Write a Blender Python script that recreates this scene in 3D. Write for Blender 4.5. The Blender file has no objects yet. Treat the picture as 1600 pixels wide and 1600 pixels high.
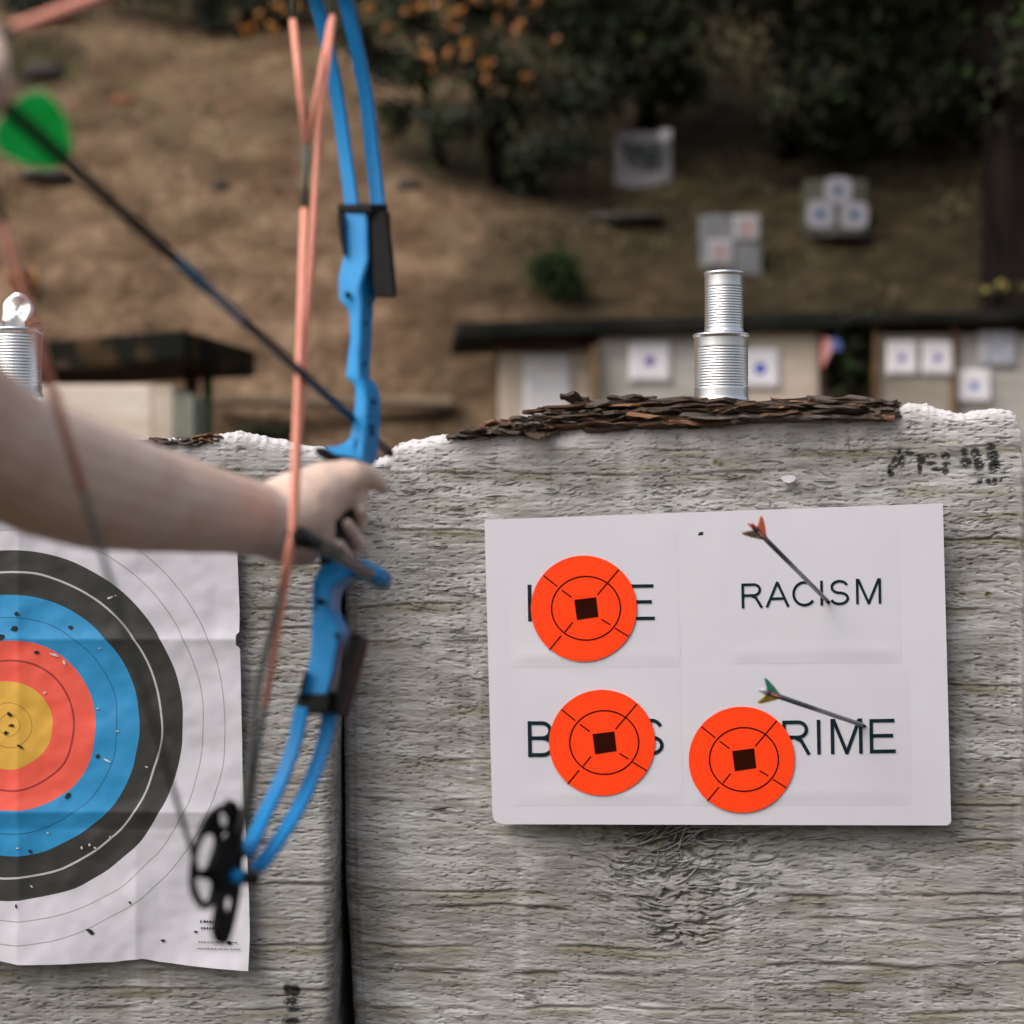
import bpy, bmesh, math, random
import numpy as np
from mathutils import Vector, Matrix
R = math.radians
random.seed(7); rng = np.random.default_rng(11)
sc = bpy.context.scene
COL = sc.collection

# ------------------------------------------------------------ camera, world, sun, exposure
CAMZ, F, CX, CY = 1.2, 2600.0, 800.0, 800.0        # focal length in pixels of the 1600 px photograph
cam_d = bpy.data.cameras.new('camera'); cam = bpy.data.objects.new('camera', cam_d); COL.objects.link(cam)
cam.location = (0, 0, CAMZ); cam.rotation_euler = (R(90), 0, 0)
cam_d.sensor_width = 24; cam_d.lens = 24 * F / 1600; cam_d.clip_start = 0.05; cam_d.clip_end = 400
cam_d.dof.use_dof = True; cam_d.dof.focus_distance = 2.50; cam_d.dof.aperture_fstop = 1.75
sc.camera = cam
world = bpy.data.worlds.new('World'); sc.world = world; world.use_nodes = True
wn = world.node_tree; bg = wn.nodes['Background']
sky = wn.nodes.new('ShaderNodeTexSky'); sky.sky_type = 'NISHITA'; sky.sun_disc = False
SUN_EL, SUN_AZ = 48, 230          # azimuth clockwise from +Y
sky.sun_elevation = R(SUN_EL); sky.sun_rotation = R(SUN_AZ); sky.dust_density = 5.0; sky.air_density = 1.2; sky.ozone_density = 0.4
hs = wn.nodes.new('ShaderNodeHueSaturation'); hs.inputs['Saturation'].default_value = .55; wn.links.new(sky.outputs[0], hs.inputs['Color']); wn.links.new(hs.outputs[0], bg.inputs[0]); bg.inputs[1].default_value = 0.15; sc.cycles.sample_clamp_indirect = 6
sd = bpy.data.lights.new('sun', 'SUN'); sun = bpy.data.objects.new('sun', sd); COL.objects.link(sun)
sd.energy = 1.45; sd.angle = R(55); sd.color = (1.0, 0.96, 0.93)
tosun = Vector((math.sin(R(SUN_AZ)) * math.cos(R(SUN_EL)), math.cos(R(SUN_AZ)) * math.cos(R(SUN_EL)), math.sin(R(SUN_EL))))
sun.rotation_euler = tosun.to_track_quat('Z', 'Y').to_euler()
sc.view_settings.view_transform = 'Standard'; sc.view_settings.look = 'None'
sc.view_settings.exposure = 0.12; sc.view_settings.gamma = 1.0; sc.view_settings.use_curve_mapping = False
sc.cycles.max_bounces = 6; sc.cycles.use_denoising = True

# ------------------------------------------------------------ helpers
KD = 1.0
def P(px, py, d):
    d = d * KD; return Vector(((px - CX) / F * d, d, CAMZ + (CY - py) / F * d))
def tag(o, label=None, cat=None, group=None, kind=None):
    if label: o['label'] = label
    if cat: o['category'] = cat
    if group: o['group'] = group
    if kind: o['kind'] = kind
    return o
def empty(name, loc, label=None, cat=None, group=None):
    o = bpy.data.objects.new(name, None); COL.objects.link(o); o.location = loc; o.empty_display_size = 0.05
    return tag(o, label, cat, group)
def link(name, me, mat=None, parent=None, smooth=False):
    if mat is not None:
        me.materials.clear(); me.materials.append(mat)
    if smooth: me.polygons.foreach_set('use_smooth', [True] * len(me.polygons))
    o = bpy.data.objects.new(name, me); COL.objects.link(o)
    if parent is not None:
        o.parent = parent; o.matrix_parent_inverse = Matrix.Translation(-parent.location) if parent.type == 'EMPTY' else Matrix()
    return o
def pydata(name, V, Fc, mat=None, parent=None, smooth=False):
    me = bpy.data.meshes.new(name); me.from_pydata([tuple(v) for v in V], [], Fc); me.update()
    return link(name, me, mat, parent, smooth)
def bmobj(name, bm, mat=None, parent=None, smooth=False):
    me = bpy.data.meshes.new(name); bmesh.ops.recalc_face_normals(bm, faces=bm.faces[:]); bm.to_mesh(me); bm.free()
    return link(name, me, mat, parent, smooth)
def add_box(bm, c, s, rot=None):
    r = bmesh.ops.create_cube(bm, size=1.0); M = Matrix.Translation(c) @ (rot.to_4x4() if rot else Matrix()) @ Matrix.Diagonal((s[0], s[1], s[2], 1))
    bmesh.ops.transform(bm, matrix=M, verts=r['verts']); return r['verts']
def box(name, c, s, mat, parent=None, rot=None, bev=0.0):
    bm = bmesh.new(); add_box(bm, c, s, rot)
    if bev: bmesh.ops.bevel(bm, geom=bm.edges[:], offset=bev, segments=2, affect='EDGES', profile=0.7)
    return bmobj(name, bm, mat, parent)
def add_tube(bm, pts, rad, seg=12, cap=True, squash=None):
    pts = [Vector(p) for p in pts]; rr = [q * KD for q in (rad if isinstance(rad, (list, tuple)) else [rad] * len(pts))]
    rings = []; up = Vector((0, 0, 1))
    t0 = (pts[1] - pts[0]).normalized()
    ref = up if abs(t0.z) < 0.9 else Vector((1, 0, 0))
    a = t0.cross(ref).normalized()
    for i, p in enumerate(pts):
        t = (pts[min(i + 1, len(pts) - 1)] - pts[max(i - 1, 0)]).normalized()
        a = (a - t * a.dot(t)).normalized(); b = t.cross(a)
        rings.append([bm.verts.new(p + (a * math.cos(2 * math.pi * k / seg) + b * math.sin(2 * math.pi * k / seg)) * rr[i]) for k in range(seg)])
    for i in range(len(rings) - 1):
        for k in range(seg):
            bm.faces.new((rings[i][k], rings[i][(k + 1) % seg], rings[i + 1][(k + 1) % seg], rings[i + 1][k]))
    if cap:
        bm.faces.new(rings[0][::-1]); bm.faces.new(rings[-1])
def tube(name, pts, rad, mat, parent=None, seg=12):
    bm = bmesh.new(); add_tube(bm, pts, rad, seg); return bmobj(name, bm, mat, parent, True)
def lathe(name, prof, mat, parent=None, seg=64, loc=(0, 0, 0), M=None):
    V = []; Fc = []; n = len(prof)
    for k in range(seg):
        a = 2 * math.pi * k / seg
        for r, z in prof:
            v = Vector((r * math.cos(a), r * math.sin(a), z))
            if M is not None: v = M @ v
            V.append(v + Vector(loc))
    for k in range(seg):
        for i in range(n - 1):
            Fc.append((k * n + i, ((k + 1) % seg) * n + i, ((k + 1) % seg) * n + i + 1, k * n + i + 1))
    return pydata(name, V, Fc, mat, parent, True)
def smoothed(o, ang=35):
    me = o.data; me.polygons.foreach_set('use_smooth', [True] * len(me.polygons))
    try: me.set_sharp_from_angle(angle=R(ang))
    except Exception: pass
    return o

# numpy value noise
_tab = np.random.default_rng(5).random((8, 256, 256))
def vn(x, y, s=0):
    x = np.asarray(x, float); y = np.asarray(y, float)
    xi = np.floor(x).astype(int); yi = np.floor(y).astype(int); fx = x - xi; fy = y - yi
    fx = fx * fx * (3 - 2 * fx); fy = fy * fy * (3 - 2 * fy); T = _tab[s % 8]
    xi = xi + 37 * (s // 8); a = T[xi & 255, yi & 255]; b = T[(xi + 1) & 255, yi & 255]; c = T[xi & 255, (yi + 1) & 255]; d = T[(xi + 1) & 255, (yi + 1) & 255]
    return (a * (1 - fx) + b * fx) * (1 - fy) + (c * (1 - fx) + d * fx) * fy
def fbm(x, y, s=0, o=3):
    t = 0; am = 1; n = 0
    for k in range(o): t = t + am * vn(x * 2 ** k, y * 2 ** k, s + k); n += am; am *= .5
    return t / n

# ------------------------------------------------------------ materials
def newmat(name):
    m = bpy.data.materials.new(name); m.use_nodes = True
    return m, m.node_tree, m.node_tree.nodes['Principled BSDF']
def N(t, typ, **kw):
    n = t.nodes.new(typ)
    for k, v in kw.items(): setattr(n, k, v)
    return n
def mat(name, c1, c2=None, scale=20, rough=0.6, bump=0.0, bscale=None, metal=0.0, stretch=(1, 1, 1), detail=4, spec=None, contrast=(0.35, 0.65), sss=0, coords='Object', rvar=0.0, coat=0):
    m, t, b = newmat(name)
    b.inputs['Roughness'].default_value = rough; b.inputs['Metallic'].default_value = metal
    if spec is not None: b.inputs['Specular IOR Level'].default_value = spec
    if coat: b.inputs['Coat Weight'].default_value = coat; b.inputs['Coat Roughness'].default_value = .25
    if sss: b.inputs['Subsurface Weight'].default_value = sss; b.inputs['Subsurface Radius'].default_value = (1, .35, .2); b.inputs['Subsurface Scale'].default_value = .008
    tc = N(t, 'ShaderNodeTexCoord'); mp = N(t, 'ShaderNodeMapping'); mp.inputs['Scale'].default_value = stretch
    t.links.new(tc.outputs[coords], mp.inputs[0])
    nz = N(t, 'ShaderNodeTexNoise'); nz.inputs['Scale'].default_value = scale; nz.inputs['Detail'].default_value = detail
    t.links.new(mp.outputs[0], nz.inputs['Vector'])
    if c2 is None: c2 = tuple(min(1, x * 1.12) for x in c1)
    rp = N(t, 'ShaderNodeValToRGB'); rp.color_ramp.elements[0].position = contrast[0]; rp.color_ramp.elements[1].position = contrast[1]
    rp.color_ramp.elements[0].color = (*c1, 1); rp.color_ramp.elements[1].color = (*c2, 1)
    t.links.new(nz.outputs['Fac'], rp.inputs[0]); t.links.new(rp.outputs[0], b.inputs['Base Color'])
    if rvar:
        mr = N(t, 'ShaderNodeMapRange'); mr.inputs[3].default_value = rough - rvar; mr.inputs[4].default_value = rough + rvar
        t.links.new(nz.outputs['Fac'], mr.inputs[0]); t.links.new(mr.outputs[0], b.inputs['Roughness'])
    if bump:
        n2 = N(t, 'ShaderNodeTexNoise'); n2.inputs['Scale'].default_value = bscale or scale * 2; n2.inputs['Detail'].default_value = 5
        t.links.new(mp.outputs[0], n2.inputs['Vector'])
        bp = N(t, 'ShaderNodeBump'); bp.inputs['Strength'].default_value = 1; bp.inputs['Distance'].default_value = bump
        t.links.new(n2.outputs['Fac'], bp.inputs['Height']); t.links.new(bp.outputs[0], b.inputs['Normal'])
    return m
M = {}
M['blue'] = mat('blue_paint', (.006, .23, .56), (.012, .28, .64), 30, .5, .00015, 700, spec=.3)
M['limb'] = mat('limb_blue', (.008, .20, .50), (.012, .25, .60), 12, .5, spec=.3)
M['black'] = mat('black_plastic', (.012, .012, .013), (.012, .012, .012), 60, .6, .0003, 500, spec=.08)
M['rod'] = mat('black_rod', (.02, .025, .024), (.035, .042, .04), 60, .3)
M['grip'] = mat('grip_black', (.010, .010, .010), (.02, .02, .02), 60, .6)
M['coral'] = mat('coral_cord', (.86, .29, .19), (.95, .42, .32), 300, .6, .0003, 900, coords='Object')
M['serving'] = mat('grey_serving', (.05, .055, .05), (.10, .105, .09), 300, .6, .0003, 900)
M['carbon'] = mat('arrow_shaft', (.008, .008, .009), (.014, .015, .018), 50, .45, spec=.25)
M['bluegrey'] = mat('arrow_blue_wrap', (.02, .09, .16), (.03, .14, .24), 60, .3)
M['shaft'] = mat('grey_shaft', (.07, .085, .105), (.12, .14, .16), 120, .3)
M['vane_green'] = mat('vane_green', (.01, .68, .20), (.03, .78, .30), 40, .45)
M['vane_orange'] = mat('vane_orange', (.9, .28, .14), (.95, .4, .22), 80, .5)
M['vane_tan'] = mat('vane_tan', (.28, .20, .13), (.5, .4, .3), 80, .5)
M['vane_teal'] = mat('vane_teal', (.06, .42, .28), (.1, .5, .35), 80, .5)
M['vane_yellow'] = mat('vane_yellow', (.55, .45, .05), (.7, .6, .12), 80, .5)
for k_ in ('vane_green', 'vane_orange', 'vane_tan', 'vane_teal', 'vane_yellow'):
    t_ = M[k_].node_tree; pb = t_.nodes['Principled BSDF']; tr = t_.nodes.new('ShaderNodeBsdfTranslucent'); mx_ = t_.nodes.new('ShaderNodeMixShader'); mx_.inputs[0].default_value = .45
    t_.links.new(pb.inputs['Base Color'].links[0].from_socket, tr.inputs[0]); t_.links.new(pb.outputs[0], mx_.inputs[1]); t_.links.new(tr.outputs[0], mx_.inputs[2]); t_.links.new(mx_.outputs[0], t_.nodes['Material Output'].inputs[0])
M['nock_red'] = mat('nock_red', (.6, .02, .03), (.8, .05, .05), 80, .35)
M['nock_white'] = mat('nock_white', (.6, .6, .62), (.75, .75, .78), 80, .35)
M['skin'] = mat('skin', (.70, .48, .38), (.84, .65, .55), 20, .55, .0005, 260, sss=.06, contrast=(.3, .7))
M['shirt'] = mat('shirt_cloth', (.03, .035, .04), (.05, .055, .06), 60, .9, .0006, 900)
M['denim'] = mat('denim', (.03, .05, .09), (.05, .08, .13), 120, .9, .0006, 900)
M['hair'] = mat('hair', (.03, .018, .01), (.09, .05, .03), 60, .5, .001, 200, stretch=(1, 1, .15))
M['shoe'] = mat('shoe_leather', (.03, .025, .02), (.05, .04, .03), 60, .6)
M['eye'] = mat('eye_white', (.7, .7, .7), (.75, .75, .75), 30, .2)
M['iris'] = mat('iris', (.05, .03, .02), (.08, .05, .03), 200, .2)
M['board'] = mat('white_board', (.60, .585, .645), (.62, .61, .665), 9, .45, .0003, 30)
M['sheet'] = mat('white_sheet', (.60, .585, .645), (.62, .61, .665), 7, .4, .0006, 12)
M['print'] = mat('dark_print', (.004, .016, .022), (.009, .024, .032), 60, .8, spec=.08)
M['orange'] = mat('orange_sticker', (1.0, .056, .009), (1.0, .062, .010), 40, .55, spec=.1)
M['maroon'] = mat('maroon_print', (.022, .003, .001), (.03, .004, .002), 40, .85, spec=.04)
M['tornblack'] = mat('arrow_hole_dark', (.008, .008, .008), (.02, .02, .018), 90, .9)
M['torn'] = mat('torn_paper', (.55, .53, .56), (.65, .62, .65), 90, .9)
M['tin'] = mat('tin_plate', (.80, .82, .85), (.88, .88, .90), 25, .34, .0004, 18, metal=1.0, rvar=.05)
M['tinrust'] = mat('tin_rust', (.16, .06, .04), (.35, .17, .12), 60, .6, metal=.3)
M['bark1'] = mat('bark_dark', (.06, .042, .03), (.20, .13, .09), 55, .85, .003, 90, stretch=(.3, 1, 3))
M['bark2'] = mat('bark_brown', (.09, .048, .026), (.30, .17, .10), 45, .85, .003, 90, stretch=(.3, 1, 3))
M['bark3'] = mat('bark_orange', (.20, .085, .035), (.50, .27, .15), 60, .8, .002, 120, stretch=(.4, 1, 2))
M['bark4'] = mat('bark_grey', (.09, .07, .056), (.25, .20, .16), 60, .9, .003, 90, stretch=(.3, 1, 3))
M['dark_roof'] = mat('dark_roof', (.006, .007, .006), (.018, .018, .015), 3, .9, .01, 12, spec=.1)
M['moss_roof'] = mat('moss_roof', (.007, .008, .006), (.11, .06, .028), 2.6, .9, .02, 9, detail=8, contrast=(.46, .80), spec=.1)
M['maroon_wood'] = mat('maroon_wood', (.022, .008, .006), (.05, .02, .013), 6, .8)
M['brown_wood'] = mat('brown_wood', (.10, .055, .025), (.19, .11, .05), 6, .8, .004, 20)
M['green_pole'] = mat('green_pole', (.02, .075, .02), (.03, .10, .03), 10, .6)
M['bale_tan'] = mat('bale_tan', (.50, .41, .32), (.64, .55, .46), 5, .9, .01, 30, stretch=(.4, 1, 2.5))
M['bale_grey'] = mat('bale_grey', (.36, .34, .30), (.52, .49, .45), 4, .9, .01, 30, stretch=(.4, 1, 2.5))
M['bale_pale'] = mat('bale_pale', (.62, .50, .40), (.75, .66, .58), 4, .9, .01, 30, stretch=(.5, 1, 1.5))
M['bale_dim'] = mat('bale_dim', (.24, .205, .16), (.36, .32, .27), 4, .9, .01, 30, stretch=(.4, 1, 2.5))
M['greybox'] = mat('grey_crate', (.14, .15, .11), (.26, .27, .22), 14, .8, .004, 30, stretch=(3, 1, .3))
M['cloth_red'] = mat('cloth_red', (.5, .12, .1), (.6, .18, .15), 10, .8)
M['cloth_white'] = mat('cloth_white', (.45, .42, .44), (.5, .48, .5), 10, .8)
M['cloth_blue'] = mat('cloth_blue', (.04, .07, .2), (.07, .11, .27), 10, .8)
M['timber'] = mat('weathered_timber', (.17, .12, .075), (.29, .22, .15), 3, .9, .01, 15, stretch=(.2, 1, 2))
M['trunk'] = mat('tree_bark', (.005, .004, .004), (.018, .013, .011), 6, .95, .02, 14, spec=.08, stretch=(1, 1, .25))
M['leaf_dark'] = mat('leaf_dark', (.030, .032, .020), (.066, .068, .042), 1.3, .9, spec=.1)
M['leaf_teal'] = mat('leaf_teal', (.03, .042, .033), (.07, .09, .07), 1.6, .85, spec=.15)
M['leaf_green'] = mat('leaf_green', (.02, .04, .012), (.045, .075, .024), 2.5, .85, spec=.15)
M['leaf_orange'] = mat('leaf_orange', (.42, .15, .02), (.60, .25, .04), 2, .7)
M['leaf_pink'] = mat('leaf_pale_orange', (.42, .20, .09), (.55, .28, .13), 2, .7)
M['leaf_yellow'] = mat('leaf_yellow', (.16, .125, .02), (.22, .17, .025), 2, .7)
M['rock_red'] = mat('rock_red', (.20, .07, .03), (.34, .14, .07), 5, .9, .02, 14)
M['rock_dark'] = mat('rock_dark', (.02, .016, .014), (.06, .05, .045), 5, .9, .02, 14)

def wood_mat():
    m, t, b = newmat('weathered_block'); b.inputs['Roughness'].default_value = .92; b.inputs['Specular IOR Level'].default_value = .2
    tc = N(t, 'ShaderNodeTexCoord'); L = t.links.new
    def noise(scale, st, det=5, rough=.6):
        mp = N(t, 'ShaderNodeMapping'); mp.inputs['Scale'].default_value = st; L(tc.outputs['Object'], mp.inputs[0])
        n = N(t, 'ShaderNodeTexNoise'); n.inputs['Scale'].default_value = scale; n.inputs['Detail'].default_value = det; n.inputs['Roughness'].default_value = rough
        L(mp.outputs[0], n.inputs['Vector']); return n.outputs['Fac']
    def ramp(f, a, b_, c1, c2):
        r = N(t, 'ShaderNodeValToRGB'); r.color_ramp.elements[0].position = a; r.color_ramp.elements[1].position = b_
        r.color_ramp.elements[0].color = (*c1, 1); r.color_ramp.elements[1].color = (*c2, 1); L(f, r.inputs[0]); return r.outputs[0]
    def mix(f, a, b_, mode='MIX', k=None):
        x = N(t, 'ShaderNodeMix', data_type='RGBA', blend_type=mode)
        if f is None: x.inputs[0].default_value = k
        else: L(f, x.inputs[0])
        for s, v in ((6, a), (7, b_)):
            if isinstance(v, tuple): x.inputs[s].default_value = (*v, 1)
            else: L(v, x.inputs[s])
        return x.outputs[2]
    big = ramp(noise(5, (.5, 1, 1.6), 5), .38, .62, (.28, .272, .258), (.46, .455, .45))
    fib = ramp(noise(60, (.16, .5, 2.2), 6, .65), .36, .62, (.62, .60, .58), (1.14, 1.14, 1.14))
    c = mix(None, big, fib, 'MULTIPLY', 1.0)
    tanp = ramp(noise(7, (.8, 1, .9), 3), .52, .72, (0, 0, 0), (.5, .5, .5)); c = mix(tanp, c, (.34, .30, .265))
    vert = ramp(noise(9, (1.6, 1, .16), 4), .56, .72, (0, 0, 0), (.65, .65, .65)); c = mix(vert, c, (.52, .51, .505))
    c = mix(ramp(noise(26, (.35, 1, 1.1), 5, .7), .54, .70, (0, 0, 0), (.55, .55, .55)), c, (.24, .225, .20)); c = mix(ramp(noise(30, (.3, 1, 1.2), 4, .6), .56, .72, (0, 0, 0), (.5, .5, .5)), c, (.50, .495, .49))
    mos = ramp(noise(16, (.16, 1, 2.6), 4, .7), .58, .75, (0, 0, 0), (.7, .7, .7)); c = mix(mos, c, (.20, .18, .10))
    dash = ramp(noise(62, (.2, 1, 1.7), 3, .5), .64, .70, (0, 0, 0), (.75, .75, .75)); c = mix(dash, c, (.085, .08, .068))
    dash2 = ramp(noise(120, (.16, 1, 1.5), 3, .5), .62, .70, (0, 0, 0), (.55, .55, .55)); c = mix(dash2, c, (.12, .112, .095))
    at = N(t, 'ShaderNodeAttribute', attribute_name='stain'); sp = N(t, 'ShaderNodeSeparateColor'); L(at.outputs['Color'], sp.inputs[0])
    c = mix(sp.outputs['Blue'], c, (.13, .115, .055))
    c = mix(sp.outputs['Green'], c, (.70, .67, .68))
    c = mix(sp.outputs['Red'], c, (.012, .014, .014))
    L(c, b.inputs['Base Color'])
    bp = N(t, 'ShaderNodeBump'); bp.inputs['Distance'].default_value = .0018; bp.inputs['Strength'].default_value = .8
    L(noise(110, (.2, .6, 2), 6, .7), bp.inputs['Height']); L(bp.outputs[0], b.inputs['Normal'])
    return m
M['block'] = wood_mat()

def target_mat():
    m, t, b = newmat('ringed_target_print'); b.inputs['Roughness'].default_value = .55; L = t.links.new
    uv = N(t, 'ShaderNodeUVMap'); ln = N(t, 'ShaderNodeVectorMath', operation='LENGTH'); L(uv.outputs[0], ln.inputs[0])
    nz = N(t, 'ShaderNodeTexNoise'); nz.inputs['Scale'].default_value = 900; L(uv.outputs[0], nz.inputs['Vector'])
    mr = N(t, 'ShaderNodeMath', operation='MULTIPLY'); mr.inputs[1].default_value = 1 / 400.0; L(ln.outputs['Value'], mr.inputs[0])
    r = N(t, 'ShaderNodeValToRGB'); r.color_ramp.interpolation = 'CONSTANT'
    W = (.60, .585, .64); Y = (.70, .395, .055); Rd = (.86, .11, .07); Bl = (.022, .27, .56); K = (.028, .029, .025)
    st = [(0, Y), (15.5, (.45, .25, .03)), (16.8, Y), (32.5, (.42, .23, .03)), (33.8, Y), (67, Rd), (100, (.35, .03, .025)), (101.6, Rd), (134, Bl), (167, (.008, .12, .28)), (168.6, Bl),
          (201, K), (233.5, (.50, .48, .52)), (237, K), (269, W), (301.5, (.30, .29, .31)), (302.7, W), (335.5, (.30, .29, .31)), (336.7, W)]
    els = r.color_ramp.elements; els[0].position = 0; els[0].color = (*Y, 1); els[1].position = st[1][0] / 400; els[1].color = (*st[1][1], 1)
    for p, c in st[2:]:
        e = els.new(p / 400); e.color = (*c, 1)
    L(mr.outputs[0], r.inputs[0])
    mx = N(t, 'ShaderNodeMix', data_type='RGBA', blend_type='MULTIPLY'); mx.inputs[0].default_value = 1
    n3 = N(t, 'ShaderNodeTexNoise'); n3.inputs['Scale'].default_value = .03; n3.inputs['Detail'].default_value = 6; L(uv.outputs[0], n3.inputs['Vector'])
    r2 = N(t, 'ShaderNodeValToRGB'); r2.color_ramp.elements[0].color = (.90, .90, .90, 1); r2.color_ramp.elements[1].color = (1.06, 1.06, 1.06, 1); L(n3.outputs['Fac'], r2.inputs[0])
    L(r.outputs[0], mx.inputs[6]); L(r2.outputs[0], mx.inputs[7]); L(mx.outputs[2], b.inputs['Base Color'])
    return m
def dot_mat(name, base, stops, scale=1.0):
    """printed paper: concentric print about the sheet centre (object generated 0..1 on x/z)"""
    m, t, b = newmat(name); b.inputs['Roughness'].default_value = .7; L = t.links.new
    uv = N(t, 'ShaderNodeUVMap'); ln = N(t, 'ShaderNodeVectorMath', operation='LENGTH'); L(uv.outputs[0], ln.inputs[0])
    r = N(t, 'ShaderNodeValToRGB'); r.color_ramp.interpolation = 'CONSTANT'
    els = r.color_ramp.elements; els[0].position = 0; els[0].color = (*stops[0][1], 1); els[1].position = stops[1][0]; els[1].color = (*stops[1][1], 1)
    for p, c in stops[2:]:
        e = els.new(p); e.color = (*c, 1)
    L(ln.outputs['Value'], r.inputs[0]); L(r.outputs[0], b.inputs['Base Color']); return m

def ground_mat():
    m, t, b = newmat('dirt'); b.inputs['Roughness'].default_value = .95; b.inputs['Specular IOR Level'].default_value = .1; L = t.links.new
    tc = N(t, 'ShaderNodeTexCoord')
    def noise(s, d=6, st=(1, 1, 1)):
        mp = N(t, 'ShaderNodeMapping'); mp.inputs['Scale'].default_value = st; L(tc.outputs['Object'], mp.inputs[0])
        n = N(t, 'ShaderNodeTexNoise'); n.inputs['Scale'].default_value = s; n.inputs['Detail'].default_value = d; L(mp.outputs[0], n.inputs['Vector']); return n.outputs['Fac']
    def ramp(f, a, b_, c1, c2):
        r = N(t, 'ShaderNodeValToRGB'); r.color_ramp.elements[0].position = a; r.color_ramp.elements[1].position = b_
        r.color_ramp.elements[0].color = (*c1, 1); r.color_ramp.elements[1].color = (*c2, 1); L(f, r.inputs[0]); return r.outputs[0]
    def mix(f, a, b_, mode='MIX'):
        x = N(t, 'ShaderNodeMix', data_type='RGBA', blend_type=mode)
        if f is None: x.inputs[0].default_value = 1
        else: L(f, x.inputs[0])
        for s, v in ((6, a), (7, b_)):
            if isinstance(v, tuple): x.inputs[s].default_value = (*v, 1)
            else: L(v, x.inputs[s])
        return x.outputs[2]
    c = ramp(noise(1.1), .4, .62, (.110, .068, .040), (.232, .154, .099))
    c = mix(None, c, ramp(noise(6, 5), .35, .65, (.62, .60, .58), (1.15, 1.15, 1.15)), 'MULTIPLY')
    at = N(t, 'ShaderNodeAttribute', attribute_name='shade_litter'); sp = N(t, 'ShaderNodeSeparateColor'); L(at.outputs['Color'], sp.inputs[0])
    shaded = mix(None, (.036, .029, .017), ramp(noise(3, 6), .35, .65, (.45, .45, .45), (1.5, 1.45, 1.3)), 'MULTIPLY')
    c = mix(sp.outputs['Red'], c, shaded)  # tree shade blended into the ground colour
    gr = ramp(noise(2.2, 6), .5, .66, (0, 0, 0), (.6, .6, .6)); mg = N(t, 'ShaderNodeMath', operation='MULTIPLY'); L(sp.outputs['Green'], mg.inputs[0])
    L(gr, mg.inputs[1]); c = mix(mg.outputs[0], c, (.075, .075, .03))
    L(c, b.inputs['Base Color'])
    bp = N(t, 'ShaderNodeBump'); bp.inputs['Distance'].default_value = .08; L(noise(9, 7), bp.inputs['Height']); L(bp.outputs[0], b.inputs['Normal'])
    return m
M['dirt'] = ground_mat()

# ------------------------------------------------------------ ground and hillside (one sheet)
HS = 13.6
def hill_z(x, y):
    base = np.maximum(0, y - HS) * .70; base = np.where(y > HS, base * (1 - np.exp(-(y - HS) * 2.0)), 0)
    k = np.clip((y - HS) / 2.0, 0, 1)
    n = (fbm(x / 2.2 + 50, y / 2.2 + 50, 1, 4) - .5) * .5 + (fbm(x / .55 + 9, y / .55 + 9, 3, 3) - .5) * .22
    return base + n * k + (fbm(x / .8 + 90, y / .8 + 90, 4, 3) - .5) * .05 * (1 - k)
xs = np.concatenate([np.linspace(-150, -16, 14)[:-1], np.linspace(-16, 16, 260), np.linspace(16, 150, 14)[1:]])
ys = np.concatenate([np.linspace(-120, 0, 10)[:-1], np.linspace(0, 13, 30)[:-1], np.linspace(13, 36, 260), np.linspace(36, 160, 14)[1:]])
XX, YY = np.meshgrid(xs, ys); ZZ = hill_z(XX, np.minimum(YY, 60)) ; ZZ = np.where(YY > 60, ZZ * 1.0, ZZ)
V = np.stack([XX, YY, ZZ], -1).reshape(-1, 3); nx, ny = len(xs), len(ys)
I = np.arange(nx * ny).reshape(ny, nx); Fq = np.stack([I[:-1, :-1], I[:-1, 1:], I[1:, 1:], I[1:, :-1]], -1).reshape(-1, 4)
def np_mesh(name, V, Fq):
    me = bpy.data.meshes.new(name); me.vertices.add(len(V)); me.vertices.foreach_set('co', np.asarray(V, dtype=np.float32).ravel())
    k = Fq.shape[1]; me.loops.add(Fq.size); me.loops.foreach_set('vertex_index', Fq.astype(np.int32).ravel())
    me.polygons.add(len(Fq)); me.polygons.foreach_set('loop_start', np.arange(0, Fq.size, k, dtype=np.int32)); me.polygons.foreach_set('loop_total', np.full(len(Fq), k, dtype=np.int32))
    me.update(); me.validate(); return me
me = np_mesh('ground', V, Fq)
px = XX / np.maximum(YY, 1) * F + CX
shaded = np.clip((px - 560 + (fbm(XX / 1.6 + 20, YY / 1.6, 2, 3) - .5) * 500) / 420, 0, 1) * np.clip((YY - 12.5) / 3, 0, 1)  # tree shade on the right-hand slope, painted as darker ground
shaded = shaded * .93; shaded = np.where((YY < 11) & (YY > -30), .8, shaded)  # unseen near ground darkened to cut the light bounced under the arm
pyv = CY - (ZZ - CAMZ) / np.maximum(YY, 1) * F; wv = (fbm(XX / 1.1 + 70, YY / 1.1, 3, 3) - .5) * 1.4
for (ax, ay, rx_, ry_) in ((790, 215, 190, 100), (60, 95, 90, 55), (620, -20, 420, 90), (250, -60, 400, 90)):  # understory darkness put into the same ground colour
    shaded = np.maximum(shaded, np.clip(1.5 + wv - 1.5 * (((px - ax) / rx_) ** 2 + ((pyv - ay) / ry_) ** 2), 0, 1) * (YY > 15))
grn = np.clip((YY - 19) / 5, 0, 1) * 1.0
ca = me.color_attributes.new('shade_litter', 'FLOAT_COLOR', 'POINT')
ca.data.foreach_set('color', np.stack([shaded, grn, 0 * shaded, 0 * shaded + 1], -1).astype(np.float32).ravel())
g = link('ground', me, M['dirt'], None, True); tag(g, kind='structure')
def on_hill(px, py):
    d = 13.0
    while d < 60:
        p = P(px, py, d)
        if float(hill_z(np.array([p.x]), np.array([d]))[0]) >= p.z: return p, d
        d += .03
    return p, d

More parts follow.
